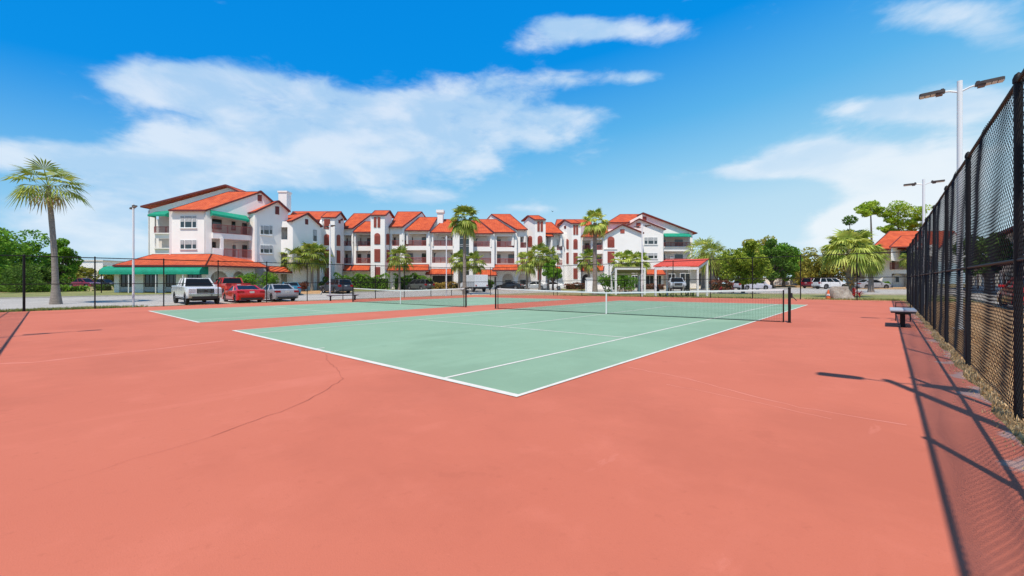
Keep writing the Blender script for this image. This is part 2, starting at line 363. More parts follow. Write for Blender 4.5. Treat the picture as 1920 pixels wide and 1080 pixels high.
# --- court surface
def courtmat(name, a, b, edge=None):
    m = mat(name, a, 0.85, col2=b, scale=0.35, contrast=(0.3, 0.75), bump=0.12, bscale=120, detail=12, spec=0.25); t = m.node_tree; n = t.nodes; l = t.links
    bs = n['Principled BSDF']; src = bs.inputs['Base Color'].links[0].from_socket
    tcn = n.new('ShaderNodeTexCoord')
    def blotch(src, scale, lo, hi, col, fac, detail=8, st=None):
        nz = n.new('ShaderNodeTexNoise'); nz.inputs['Scale'].default_value = scale; nz.inputs['Detail'].default_value = detail; nz.inputs['Roughness'].default_value = 0.65
        mp = n.new('ShaderNodeMapping'); mp.inputs['Scale'].default_value = st or (1, 1, 1); mp.inputs['Location'].default_value = (scale * 3, scale, 0); l.new(tcn.outputs['Object'], mp.inputs[0]); l.new(mp.outputs[0], nz.inputs['Vector'])
        r = n.new('ShaderNodeMapRange'); r.inputs[1].default_value = lo; r.inputs[2].default_value = hi; r.inputs[4].default_value = fac; l.new(nz.outputs[0], r.inputs[0])
        mx = n.new('ShaderNodeMix'); mx.data_type = 'RGBA'; l.new(r.outputs[0], mx.inputs[0]); l.new(src, mx.inputs[6]); mx.inputs[7].default_value = (*col, 1)
        return mx.outputs[2]
    src = blotch(src, 1.4, 0.52, 0.75, tuple(min(1, v * 1.12 + 0.02) for v in a), 0.7)
    src = blotch(src, 9.0, 0.60, 0.70, tuple(v * 0.82 for v in a), 0.35)
    src = blotch(src, 45.0, 0.58, 0.75, tuple(v * 0.86 for v in a), 0.5)
    src = blotch(src, 160.0, 0.60, 0.72, tuple(v * 0.78 for v in a), 0.5, 3)
    src = blotch(src, 120.0, 0.64, 0.74, tuple(min(1, v * 1.25 + .03) for v in a), 0.4, 3)
    src = blotch(src, 0.23, 0.50, 0.60, tuple(v * 0.88 for v in a), 0.6, 10)
    src = blotch(src, 1.1, 0.64, 0.67, tuple(v * 0.86 for v in a), 0.4, 14)
    src = blotch(src, 3.0, 0.66, 0.70, tuple(min(1, v * 1.1 + .05) for v in a), 0.35, 12, (1, .3, 1))
    src = blotch(src, 0.6, 0.60, 0.66, tuple(min(1, v * 1.15 + .03) for v in a), 0.25, 12, (1, .12, 1))
    if edge:
        # worn strip beside the long fence: bare grey patches grow towards the edge
        sp = n.new('ShaderNodeSeparateXYZ'); l.new(tcn.outputs['Object'], sp.inputs[0])
        r0 = n.new('ShaderNodeMapRange'); r0.inputs[1].default_value = edge[0]; r0.inputs[2].default_value = edge[1]; l.new(sp.outputs[0], r0.inputs[0])
        nz = n.new('ShaderNodeTexNoise'); nz.inputs['Scale'].default_value = 1.6; nz.inputs['Detail'].default_value = 9; l.new(tcn.outputs['Object'], nz.inputs['Vector'])
        ad = n.new('ShaderNodeMath'); ad.operation = 'MULTIPLY_ADD'; l.new(r0.outputs[0], ad.inputs[0]); ad.inputs[1].default_value = 0.42; l.new(nz.outputs[0], ad.inputs[2])
        r = n.new('ShaderNodeMapRange'); r.inputs[1].default_value = 0.86; r.inputs[2].default_value = 0.92; r.inputs[4].default_value = 0.6; l.new(ad.outputs[0], r.inputs[0])
        mx = n.new('ShaderNodeMix'); mx.data_type = 'RGBA'; l.new(r.outputs[0], mx.inputs[0]); l.new(src, mx.inputs[6]); mx.inputs[7].default_value = (0.42, 0.36, 0.32, 1); src = mx.outputs[2]
    l.new(src, bs.inputs['Base Color']); return m
MT['red'] = courtmat('red_court_paint', (0.54, 0.150, 0.092), (0.575, 0.168, 0.104), (8.95, 9.5))
MT['green'] = courtmat('green_court_paint', (0.235, 0.375, 0.258), (0.27, 0.41, 0.285))
MT['line'] = mat('white_line_paint', (0.71, 0.68, 0.62), 0.8, col2=(0.52, 0.56, 0.48), scale=5, contrast=(0.45, 0.8))
redpoly = [(XL + .05, YN + .05), (XR - 0.12, YN + .05), (XR - 0.12, YF - 0.1), (-17.2, YF - .1), (-23.8, 17.1), (XL + .05, 13.7)]
rp = []
rng = random.Random(4)
for i in range(len(redpoly)):
    a = redpoly[i]; b = redpoly[(i + 1) % len(redpoly)]
    k = 90 if i in (1,) else 30
    for j in range(k):
        f = j / k; j1 = rng.uniform(-.05, .03) if j else 0
        rp.append((a[0] + (b[0] - a[0]) * f + j1, a[1] + (b[1] - a[1]) * f + (rng.uniform(-.03, .03) if j else 0)))
sheet('court_pavement', rp, 0.012, MT['red'])
SD, DD, BB, VV = 4.115, 5.485, 11.885, 6.40
for cx, nm in ((0, 'tennis_court'), (-15.1, 'tennis_court')):
    sheet(nm, [(cx - DD, -BB), (cx + DD, -BB), (cx + DD, BB), (cx - DD, BB)], 0.016, MT['green'])
    ln = MB(); w = 0.06
    def strip(x0, y0, x1, y1):
        ln.add([(cx + x0, y0, gz(cx + x0, y0) + .0205), (cx + x1, y0, gz(cx + x1, y0) + .0205), (cx + x1, y1, gz(cx + x1, y1) + .0205), (cx + x0, y1, gz(cx + x0, y1) + .0205)], [(0, 1, 2, 3)])
    for s in (-1, 1):
        strip(s * DD - w / 2, -BB + .05, s * DD + w / 2, BB - .05); strip(s * SD - w / 2, -BB + .05, s * SD + w / 2, BB - .05)
        strip(-SD + w / 2, s * VV - w / 2, SD - w / 2, s * VV + w / 2)
        strip(-DD - w / 2, s * BB - .05, DD + w / 2, s * BB + .05)
    strip(-w / 2, -VV + w / 2, w / 2, VV - w / 2); strip(-w / 2, -BB + .05, w / 2, -BB + .2); strip(-w / 2, BB - .2, w / 2, BB - .05)
    tag(ln.build('painted_lines', MT['line']), kind='structure')
# cracks and patched seams in the paint
def ribbon(name, pix, w, m, dz=0.0165, jit=0.02, seed=1, wfun=None):
    rg = random.Random(seed); P = [gnd(a, b) for a, b in pix]; mb = MB(); pts = []
    for i in range(len(P) - 1):
        k = max(2, int((P[i + 1] - P[i]).length / 0.12))
        for j in range(k): pts.append(P[i].lerp(P[i + 1], j / k))
    pts.append(P[-1]); n = len(pts); d0 = []
    for i, p in enumerate(pts):
        t = (pts[min(i + 1, n - 1)] - pts[max(i - 1, 0)]).normalized(); s = Vector((-t.y, t.x, 0))
        q = p + s * rg.uniform(-jit, jit); ww = w * rg.uniform(.5, 1.3) * (1 if wfun is None else wfun(i / n))
        for sg in (-1, 1):
            r = q + s * sg * ww / 2; r.z = gz(r.x, r.y) + dz; mb.v.append(tuple(r))
    for i in range(n - 1): mb.f.append((2 * i, 2 * i + 1, 2 * i + 3, 2 * i + 2)); mb.m.append(0)
    mb.f = [f[::-1] for f in mb.f]
    return tag(mb.build(name, m, fixn=False), kind='structure')
MT['crack'] = mat('crack_dirt', (0.36, 0.098, 0.066), 0.9)
MT['seam'] = mat('patched_red_paint', (0.66, 0.235, 0.175), 0.9, var=.06, scale=2)
ribbon('pavement_crack', [(612, 666), (613, 678), (636, 696), (642, 712), (625, 724), (590, 745), (545, 768), (480, 790), (395, 822)], 0.0065, MT['crack'], jit=.02)
ribbon('pavement_crack', [(395, 822), (300, 850), (200, 880), (60, 925)], 0.002, MT['crack'], jit=.02, seed=5)
ribbon('patched_seam', [(-20, 684), (60, 681), (150, 671), (300, 655), (420, 640)], 0.07, MT['seam'], dz=.0135, jit=.015, seed=2)
ribbon('patched_seam', [(1180, 690), (1290, 712), (1400, 742), (1500, 766), (1700, 800)], 0.02, MT['seam'], dz=.0135, jit=.02, seed=3)
ribbon('patched_seam', [(1250, 722), (1400, 752), (1560, 788)], 0.012, MT['seam'], dz=.0135, jit=.02, seed=8)
# --- roads, verges, kerbs
sheet('road', [(-48.3, -90), (-28.4, -90), (-28.4, 17.5), (-27.0, 31.0), (-17, 34.0), (12.8, 34.5), (12.8, -60), (36, -60), (36, 33), (60, 34), (60, 76), (-6, 76), (-12, 62), (-52, 50), (-56, 24), (-48.3, 18)], -0.022, MT['asphalt'])
def kerb(name, pts, closed=False, h=0.11, w=0.16):
    mb = MB(); P = []
    seq = pts + [pts[0]] if closed else pts
    for i in range(len(seq) - 1):
        a, b = Vector(seq[i]), Vector(seq[i + 1]); k = max(1, int((b - a).length / 3))
        for j in range(k): P.append(a.lerp(b, j / k))
    P.append(Vector(seq[-1])); n = len(P)
    for i, p in enumerate(P):
        t = (P[min(i + 1, n - 1)] - P[max(i - 1, 0)])
        if closed and i in (0, n - 1): t = P[1] - P[n - 2]
        t.normalize(); s = Vector((-t.y, t.x)) * w / 2; z = gz(p.x, p.y)
        for q, zz_ in ((p - s, z - .1), (p - s, z + h - .022), (p + s, z + h - .022), (p + s, z - .1)): mb.v.append((q.x, q.y, zz_))
    for i in range(n - 1):
        for j in range(4): mb.f.append((4 * i + j, 4 * i + (j + 1) % 4, 4 * i + 4 + (j + 1) % 4, 4 * i + 4 + j)); mb.m.append(0)
    mb.f += [(3, 2, 1, 0), (4 * n - 4, 4 * n - 3, 4 * n - 2, 4 * n - 1)]; mb.m += [0, 0]
    return tag(mb.build(name, MT['curb']), kind='structure')
kerb('kerb', [(-48.4, -90), (-48.4, 16), (-50, 20), (-56, 24)])
kerb('kerb', [(-12, 62), (-6, 76), (60, 76)])
kerb('kerb', [(-17, 34), (12.8, 34.5), (12.8, -60)])
sheet('lawn', [(-48.5, -90), (-48.5, 15.5), (-62, 22), (-75, 22), (-75, -9), (-64, -12), (-64, -90)], 0.06, MT['lawn'])
sheet('mulch_bed', [(9.62, -40), (12.6, -40), (12.6, 19.7), (9.62, 19.7)], 0.0, MT['mulch'])
sheet('mulch_bed', [(-28.3, 5), (-26.5, 5), (-26.5, 13.8), (-23.9, 17.3), (-17.2, 19.9), (-14, 20), (-18, 24), (-28.3, 17)], 0.0, MT['mulch'])
sheet('mulch_bed', [(2, 19.9), (9.4, 19.9), (9.4, 21.6), (6, 24), (2, 22.5)], 0.0, MT['mulch'])
sheet('lawn', [(-17, 20), (9.3, 22), (12, 22), (12, 33.8), (-17, 33.5)], -0.01, MT['lawn'])
def island(pts, m=None):
    o = sheet('planting_island', pts, 0.10, m or MT['lawn'], thick=.2); kerb('kerb', pts, True, .12, .18); return o
island([tuple(atT(612, 53)[:2]), tuple(atT(660, 52.5)[:2]), tuple(atT(650, 60)[:2]), tuple(atT(598, 64)[:2])], MT['mulch'])
island([tuple(atT(655, 55)[:2]), tuple(atT(700, 57)[:2]), tuple(atT(745, 66)[:2]), tuple(atT(660, 68)[:2])])
island([tuple(atT(806, 66)[:2]), tuple(atT(862, 66)[:2]), tuple(atT(862, 72)[:2]), tuple(atT(806, 72)[:2])], MT['mulch'])
island([tuple(atT(1054, 66)[:2]), tuple(atT(1110, 64)[:2]), tuple(atT(1110, 76)[:2]), tuple(atT(1050, 78)[:2])])
island([tuple(atT(1606, 58)[:2]), tuple(atT(1712, 54)[:2]), tuple(atT(1730, 70)[:2]), tuple(atT(1625, 70)[:2])], MT['mulch'])
island([tuple(atT(560, 47)[:2]), tuple(atT(600, 48)[:2]), tuple(atT(604, 59)[:2]), tuple(atT(520, 53)[:2])], MT['mulch'])

# ------------------------------------------------------------------ chain-link fences
def link_mesh(a, b, h, pitch, r, seg, amp, seed, sides=3):
    """two crossed sets of wires, gently bulged, between ground points a and b"""
    a = Vector(a); b = Vector(b); Lg = (Vector((b.x, b.y)) - Vector((a.x, a.y))).length; u = Vector((b.x - a.x, b.y - a.y, 0)) / Lg
    nrm = Vector((-u.y, u.x, 0)); rg = random.Random(seed); mb = MB(); vs = mb.v; fs = mb.f
    ph = [rg.uniform(0, 6.28) for _ in range(6)]
    def P(s, z, o):
        d = amp * (math.sin(s * 1.9 + ph[0]) * math.sin(z * 1.6 + ph[1]) + .6 * math.sin(s * 4.3 + ph[2] + z * 2.1) + .3 * math.sin(z * 7 + ph[3] + s))
        p = a + u * (s + d * .5) + nrm * (o + d); p.z = gz(p.x, p.y) + z; return p
    h0 = 0.03
    for sg in (1, -1):
        n0 = -int(h / pitch) - 1 if sg == 1 else 0; n1 = int(Lg / pitch) + 1 + (0 if sg == 1 else int(h / pitch) + 1)
        for i in range(n0, n1):
            s0 = i * pitch + pitch / 4
            # wire: s = s0 + sg*(z-h0)
            zlo = h0; zhi = h
            if sg == 1: zlo = max(zlo, h0 - s0); zhi = min(zhi, h0 + Lg - s0)
            else: zlo = max(zlo, h0 + s0 - Lg); zhi = min(zhi, h0 + s0)
            if zhi - zlo < 0.05: continue
            k = max(1, int(seg * (zhi - zlo) / h)); base = len(vs)
            for j in range(k + 1):
                z = zlo + (zhi - zlo) * j / k; s = s0 + sg * (z - h0); p = P(s, z, sg * r * .8)
                for q in range(sides):
                    an = 2 * math.pi * q / sides; e = nrm * math.cos(an) + (Vector((u.x, u.y, 0)) * .707 * -sg + Vector((0, 0, .707))) * math.sin(an)
                    vs.append(tuple(p + e * r))
            for j in range(k):
                for q in range(sides):
                    q2 = (q + 1) % sides; fs.append((base + j * sides + q, base + j * sides + q2, base + (j + 1) * sides + q2, base + (j + 1) * sides + q))
    mb.m = [0] * len(fs); return mb
def fence(path, posts, label, r, pitch, seg, amp, post_r, rail_r, thick=(), seed=1, H=3.05):
    o0 = Vector((*path[0], gz(*path[0]))); root = empty('chain_link_fence', o0, 0, label, 'fence')
    for j, p in enumerate(posts):
        pr_ = post_r * (1.6 if j in thick else 1.0)
        mb = MB(); z = gz(*p); mb.tube([(p[0], p[1], z - .1), (p[0], p[1], z + H + .02)], pr_, 10)
        mb.lathe((p[0], p[1], z + H + .02), [(pr_ * 1.25, -.03), (pr_ * 1.25, .01), (pr_ * .8, .05), (.002, .07)], 10)
        wbuild(mb, 'post', MT['black'], root, smooth=True)
    tr = MB(); mr_ = MB(); bw = MB()
    for i in range(len(path) - 1):
        a, b = path[i], path[i + 1]
        for m_, z, rr in ((tr, H, rail_r), (mr_, 1.5, rail_r * .85), (bw, .06, .004)):
            m_.tube([(a[0], a[1], gz(*a) + z), (b[0], b[1], gz(*b) + z)], rr, 8)
    wbuild(tr, 'top_rail', MT['black'], root, smooth=True); wbuild(mr_, 'mid_rail', MT['black'], root, smooth=True); wbuild(bw, 'tension_wire', MT['black'], root)
    for i in range(len(path) - 1):
        m = link_mesh((*path[i], 0), (*path[i + 1], 0), H + .035, pitch, r, seg, amp, seed + i)
        wbuild(m, 'chain_link', MT['black'], root, fixn=False)
    return root
def along(a, b, vals): return [(a[0] + (b[0] - a[0]) * v, a[1] + (b[1] - a[1]) * v) for v in vals]
ysR = [-17.6, -15.2, -12.2, -9.35, -6.05, -2.95, 0.1, 3.15, 6.2, 9.25, 12.3, 15.35, 18.0, 19.8]
fence([(XR, YN), (XR, YF)], [(XR, y) for y in ysR], 'tall black chain link fence along the right edge of the court behind the bench', 0.0028, 0.080, 26, 0.014, 0.031, 0.021, seed=3, H=3.2)
def ongpx(px, a, b):
    d = fwd + rgt * ((px - 960) / F); ex, ey = b[0] - a[0], b[1] - a[1]
    # C + t d = a + s e
    det = d.x * (-ey) - d.y * (-ex); s = (d.x * (a[1] - CY) - d.y * (a[0] - CX)) / (-(d.x * ey - d.y * ex)) if True else 0
    s = ((a[0] - CX) * d.y - (a[1] - CY) * d.x) / (d.x * ey - d.y * ex); return (a[0] + ex * s, a[1] + ey * s)
A, B, C_, D_, E_ = (XL, YN), (XL, 13.8), (-23.9, 17.2), (-17.2, YF), (XR, YF)
fence([A, B], [A] + [ongpx(p, A, B) for p in (45, 178, 307, 409, 500, 576, 643, 704, 758, 808)] + [B], 'black chain link fence in front of the parked cars on the left side', 0.0014, 0.085, 3, 0.01, 0.034, 0.026, thick=(1,), seed=11)
fence([B, C_, D_], [C_], 'short angled black chain link fence closing the far left corner', 0.0014, 0.085, 3, 0.01, 0.034, 0.026, seed=21)
fence([D_, E_], [D_] + [ongpx(p, D_, E_) for p in (1045, 1091, 1142, 1201, 1262, 1332, 1411, 1501, 1607)], 'black chain link fence across the far end in front of the white pavilions', 0.0014, 0.085, 3, 0.01, 0.034, 0.026, seed=31)
fence([(XL, YN), (XR, YN)], [(XL + 3.05 * i, YN) for i in range(1, 12)], 'black chain link fence behind the near baseline, at the far left edge of the view', 0.0017, 0.072, 4, 0.006, 0.034, 0.028, seed=41)

# ------------------------------------------------------------------ nets
def net(cx, label):
    root = empty('tennis_net', (cx, 0, gz(cx, 0)), 0, label, 'tennis net')
    hw = 6.4; z0 = gz(cx, 0)
    def top(x): return 0.914 + (1.07 - 0.914) * (abs(x) / hw) ** 1.15
    def g(x): return gz(cx + x, 0) - z0
    for s in (-1, 1):
        p = MB(); x = s * hw
        p.lathe((x, 0, g(x)), [(.075, 0), (.075, .015), (.04, .02), (.04, 1.07), (.045, 1.075), (.045, 1.10), (.02, 1.115)], 14)
        po = p.build('net_post', MT['black'], root, smooth=True)
        if s == 1:
            c = MB(); c.box((x + .02, .09, g(x) + .86), (.09, .12, .16)); c.tube([(x + .02, .14, g(x) + .86), (x + .02, .20, g(x) + .86), (x + .14, .22, g(x) + .72), (x + .14, .30, g(x) + .70)], .013, 6)
            c.tube([(x, .05, g(x) + .9), (x + .03, .06, g(x) + .5), (x + .01, .05, g(x) + .1)], .008, 5)
            c.build('crank', MT['plastic'], po)
        d = MB(); xs = x - s * .16; d.tube([(xs, 0, g(xs) + .02), (xs, 0, g(xs) + 1.03)], .022, 8); d.build('net_stick', MT['black'], root, smooth=True)
    m = MB(); xa = hw - .17; n = int(2 * xa / .045)
    for i in range(n + 1):
        x = -xa + 2 * xa * i / n; m.bar((x, 0, g(x) + .03), (x, 0, g(x) + top(x) - .03), .0028)
    for j in range(21):
        f = j / 21
        k = 16
        for q in range(k):
            x0 = -xa + 2 * xa * q / k; x1 = -xa + 2 * xa * (q + 1) / k
            m.bar((x0, 0, g(x0) + .03 + (top(x0) - .06) * f), (x1, 0, g(x1) + .03 + (top(x1) - .06) * f), .0028 if j else .02)
    m.build('netting', MT['black'], root, fixn=False)
    t = MB(); b = MB(); k = 24
    for q in range(k):
        x0 = -xa - .02 + 2 * (xa + .02) * q / k; x1 = -xa - .02 + 2 * (xa + .02) * (q + 1) / k
        t.add([(x0, -.012, g(x0) + top(x0) - .055), (x1, -.012, g(x1) + top(x1) - .055), (x1, -.012, g(x1) + top(x1)), (x0, -.012, g(x0) + top(x0)),
               (x0, .012, g(x0) + top(x0) - .055), (x1, .012, g(x1) + top(x1) - .055), (x1, .012, g(x1) + top(x1)), (x0, .012, g(x0) + top(x0))],
              [(0, 1, 2, 3), (5, 4, 7, 6), (3, 2, 6, 7), (1, 0, 4, 5)] + ([(0, 3, 7, 4)] if q == 0 else []) + ([(1, 5, 6, 2)] if q == k - 1 else []))
    t.build('top_band', MT['white'], root, fixn=False)
    b.box((0, 0, g(0) + .46), (.05, .03, .90)); b.build('centre_strap', MT['white'], root)
    for s in (-1, 1): MB().tube([(s * hw, 0, g(s * hw) + 1.06), (s * xa, 0, g(s * xa) + 1.05)], .004, 5).build('cable', MT['black'], root)
    return root
net(0, 'tennis net with white centre strap stretched across the nearer court')
net(-15.1, 'tennis net across the farther court near the parked cars')

# ------------------------------------------------------------------ benches and bits on the courts
def bench(x, y, rz, ln, label, w=.5, two=True):
    root = empty('court_bench', (x, y, gz(x, y)), rz, label, 'bench')
    s = MB(); s.box((0, 0, .475), (w, ln, .05)); s.build('seat', mat('bench_top', (.42, .46, .52), .35), root, bevel=.012)
    f = MB(); f.box((0, 0, .43), (w - .04, ln - .04, .045)); f.build('seat_frame', MT['plastic'], root)
    for q in ((-1, 1) if two else (0,)):
        p = MB(); p.box((0, q * (ln / 2 - .25), .21), (.09, .09, .42)); p.box((0, q * (ln / 2 - .25), .39), (.3, .12, .05)); p.box((0, q * (ln / 2 - .25), .01), (.16, .16, .02)); p.build('leg', MT['black'], root)
    return root
bench(9.0, 0.75, 0, 1.5, 'black pedestal bench with pale top beside the right fence', .54)
bp = gnd(630, 562)
bench(-24.9, -1.2 + 2.1, 0, 2.6, 'long low bench with pale top by the left fence in front of the dark suv', .4)
st = empty('metal_stand', (9.05, 2.6, gz(9.05, 2.6)), 0, 'thin black metal stand just behind the bench by the right fence', 'stand')
m = MB()
for s in (-1, 1):
    m.tube([(s * .17, -.1, 0), (s * .17, -.1, .62)], .012, 6); m.tube([(s * .17, .2, 0), (s * .17, .2, .5)], .012, 6); m.tube([(s * .17, -.1, .45), (s * .17, .2, .45)], .01, 6)
m.build('leg', MT['black'], st)
for a_, b_, r_ in (((-.17, -.1, .6), (.17, -.1, .6), .012), ((-.17, .2, .45), (.17, .2, .45), .012), ((-.17, -.1, .3), (.17, -.1, .3), .008)): MB().tube([a_, b_], r_, 6).build('crossbar', MT['black'], st)

# ------------------------------------------------------------------ court lights
MT['drv'] = mat('driver_box', (.12, .07, .06), .5)
def lamp(x, y, rz, label, h=6.55):
    root = empty('court_light', (x, y, gz(x, y)), rz, label, 'light pole', 'twin headed court lights on white poles')
    p = MB(); p.lathe((0, 0, 0), [(.14, 0), (.14, .04), (.062, .05), (.055, h)], 12); p.build('pole', MT['silverpole'], root, smooth=True)
    for s in (-1, 1):
        a = MB(); a.tube([(s * .04, 0, h - .28), (s * .18, 0, h - .22), (s * .29, 0, h - .20)], .022, 6); ar = a.build('arm', MT['silverpole'], root, smooth=True)
        hd = MB(); hd.prism([(s * .27, -.08, h - .225), (s * .42, -.12, h - .225), (s * .73, -.12, h - .225), (s * .77, -.08, h - .225), (s * .77, .08, h - .225), (s * .73, .12, h - .225), (s * .42, .12, h - .225), (s * .27, .08, h - .225)], (0, 0, .07))
        hd.tube([(s * .32, 0, h - .16), (s * .32, 0, h - .11)], .035, 8)
        ho = hd.build('lamp_head', MT['bronze'], root)
        l = MB()
        for q in range(3): l.box((s * (.50 + q * .105), 0, h - .232), (.09, .20, .02))
        l.build('lens', MT['lens'], ho)
        f = MB(); f.box((s * .38, 0, h - .25), (.13, .16, .05)); f.build('driver_box', MT['drv'], ho)
    return root
lamp(10.1, .55, 0, 'tall white light pole rising behind the near end of the right fence')
lamp(10.1, 15.0, 0, 'white light pole behind the far end of the right fence, only its top showing')
lamp(10.05, -11.28, 0, 'white light pole out of sight on the right whose shadow falls on the near pavement')
lamp(-7.8, -18.2, R(90), 'white light pole behind the near baseline fence whose shadow falls on the left')
q = onx(250, -27.0); lamp(q.x, q.y, 0, 'white light pole in front of the green awning of the left wing')
q = onx(618.7, -27.0); lamp(q.x, q.y, 0, 'white light pole in front of the first stair tower')
q = onx(837, -27.0); lamp(q.x, q.y, 0, 'white light pole left of the tall palm at the centre of the building')
q = ony(1204, 20.4); lamp(q.x, q.y, 0, 'white light pole between the two pavilions')

# ------------------------------------------------------------------ apartment building
class Fc:
    """a wall plane standing on the plan line between two surveyed corners"""
    def __init__(s, pa, ta, pb, tb, off=0.0):
        a = atT(pa, ta); b = atT(pb, tb); s.a = Vector((a.x, a.y, 0)); s.b = Vector((b.x, b.y, 0))
        s.u = (s.b - s.a).normalized(); s.n = Vector((s.u.y, -s.u.x, 0))
        if s.n.dot(Vector((CX, CY, 0)) - s.a) < 0: s.n = -s.n
        s.a += s.n * off; s.b += s.n * off
    def P(s, px, py, off=0.0):
        d = fwd + rgt * ((px - 960) / F) + Vector((0, 0, (HOR - py) / F)); c = Vector((CX, CY, CH))
        t = (s.a - c).dot(s.n) / d.dot(s.n); return c + d * t + s.n * off
    def T(s, px): return XT(s.P(px, 500))[1]
    def poly(s, mb, pp, o1=0.0, o2=-0.25): mb.prism([s.P(x, y, o1) for x, y in pp], s.n * (o2 - o1)); return mb
    def rect(s, mb, x0, y0, x1, y1, o1=0.0, o2=-0.25):
        """upright rectangle: heights are read at x0 and kept level"""
        a = s.P(x0, y0); b = s.P(x0, y1); c = s.P(x1, y0)
        q = [a, Vector((c.x, c.y, a.z)), Vector((c.x, c.y, b.z)), b]
        mb.prism([v + s.n * o1 for v in q], s.n * (o2 - o1)); return mb
apt = empty('apartment_building', atT(870, 78), 0, 'white stucco apartment building with orange tile roofs, green awnings and rust red shutters', 'building')
AO = apt.location.copy()
def part(name, mb, m, parent=None, label=None, **k):
    par = parent or apt
    o = mb.shift(CUR[0]).build(name, m, par, **k)
    if label: o['label'] = label
    return o
CUR = [AO]
def wall(fc, pp, o2=-.25, m='stucco', label=None, o1=0.0): return part('wall', fc.poly(MB(), pp, o1, o2), MT[m], label=label)
def window(fc, x0, y0, x1, y1, panes=3, rec=True, parent=None):
    a = MB(); fc.rect(a, x0, y0, x1, y1, .05, -.02)
    w = part('window', a, MT['white'], parent)
    g = MB(); k = MB(); bl = MB(); dx = (x1 - x0)
    cuts = [(.04, .25), (.31, .69), (.75, .96)] if panes == 3 else ([(.08, .92)] if panes == 1 else [(.05, .48), (.52, .95)])
    hm = y0 + (y1 - y0) * .5
    for c0, c1 in cuts:
        fc.rect(g, x0 + dx * c0, y0 + (y1 - y0) * .07, x0 + dx * c1, y1 - (y1 - y0) * .08, .065, .04)
        fc.rect(bl, x0 + dx * c0 + .3, y0 + (y1 - y0) * .09, x0 + dx * c1 - .3, hm, .075, .06)
    if rec:
        part('pane', g, MT['glass'], w); part('blind', bl, MT['blind'], w)
        s = MB(); fc.rect(s, x0 - .4, y1 - .3, x1 + .4, y1 + .7, .14, -.02); part('sill', s, MT['white'], w)
    else: part('pane', g, MT['glass'], w)
    return w
def shutter(fc, x0, y0, x1, y1, arch=False, m='shutter', name='shutter'):
    mb = MB()
    if arch:
        r = (x1 - x0) / 2; xc = (x0 + x1) / 2; pp = [(x1, y1), (x0, y1)] + [(xc - r * math.cos(math.pi * i / 8), y0 + r * .9 - r * .9 * math.sin(math.pi * i / 8)) for i in range(9)]
        fc.poly(mb, pp, .08, -.02)
    else: fc.rect(mb, x0, y0, x1, y1, .08, -.02)
    o = part(name, mb, MT[m])
    if m == 'shutter':
        s = MB(); n = max(3, int((y1 - y0) / 2.2)); ya = y0 + ((x1 - x0) * .5 if arch else .6)
        for i in range(n): fc.rect(s, x0 + .5, ya + (y1 - .6 - ya) * i / n, x1 - .5, ya + (y1 - .6 - ya) * (i + .55) / n, .12, .07)
        part('louvre', s, MT['trimred' if False else 'shutter'], o)
    return o
def railing(fc, x0, yt, x1, yb, off=.0, m='rail'):
    mb = MB(); a = fc.P(x0, yt, off); b = fc.P(x1, yt, off); lo = fc.P(x0, yb, off).z; b.z = a.z
    mb.bar(a, b, .07, .08); a2 = a.copy(); a2.z = lo; b2 = b.copy(); b2.z = lo; mb.bar(a2, b2, .06, .07)
    n = max(2, int((b - a).length / .125))
    for i in range(n + 1):
        p = a.lerp(b, i / n); q = p.copy(); q.z = lo; mb.bar(p, q, .045 if i % 12 else .09)
    return part('balcony_railing', mb, MT[m], fixn=False)
def roofslab(pts, name='roof', m='tile', th=.14, edge=True, label=None):
    P = [Vector(p) for p in pts]; mb = MB(); mb.prism(P, (0, 0, -th)); r = part(name, mb, MT[m], label=label)
    if edge:
        e = MB(); n = len(P)
        for i in range(n): e.bar(P[i] - Vector((0, 0, th * .6)), P[(i + 1) % n] - Vector((0, 0, th * .6)), .16, .2)
        part('fascia', e, MT['trimred'], r)
    return r
def roof(eL, eR, rR, rL, T0, T1, drop=True, ends=(True, True), wallm='stucco', TL=None, edge=True):
    """front slope from eave to ridge (pixel corners at depths T0, T1), a back slope, and gable walls under both ends"""
    EL, ER = pt(*eL, T0), pt(*eR, T0); ER.z = EL.z = (EL.z + ER.z) / 2; RR, RL = pt(*rR, T1), pt(*rL, T1 if TL is None else TL)
    if TL is None: RR.z = RL.z = (RR.z + RL.z) / 2
    r = roofslab([EL, ER, RR, RL], edge=edge)
    if drop:
        BR = RR + (RR - ER); BR.z = ER.z; BL = RL + (RL - EL); BL.z = EL.z
        g = MB(); g.prism([RL, RR, BR, BL], (0, 0, -.14)); part('back_slope', g, MT['tile'], r)
        for on, e_, r_, b_, sg in ((ends[0], EL, RL, BL, 1), (ends[1], ER, RR, BR, -1)):
            if on:
                i = (ER - EL).normalized() * sg; z = Vector((0, 0, -.16)); w = MB()
                w.prism([e_ + i * .12 + z + (r_ - e_) * .06, r_ + i * .12 + z, b_ + i * .12 + z - (b_ - r_) * .06, Vector((b_.x, b_.y, e_.z - 2.6)) + i * .12 - (b_ - r_) * .06, Vector((e_.x, e_.y, e_.z - 2.6)) + i * .12 + (r_ - e_) * .06], i * .22)
                part('wall', w, MT[wallm])
    return r
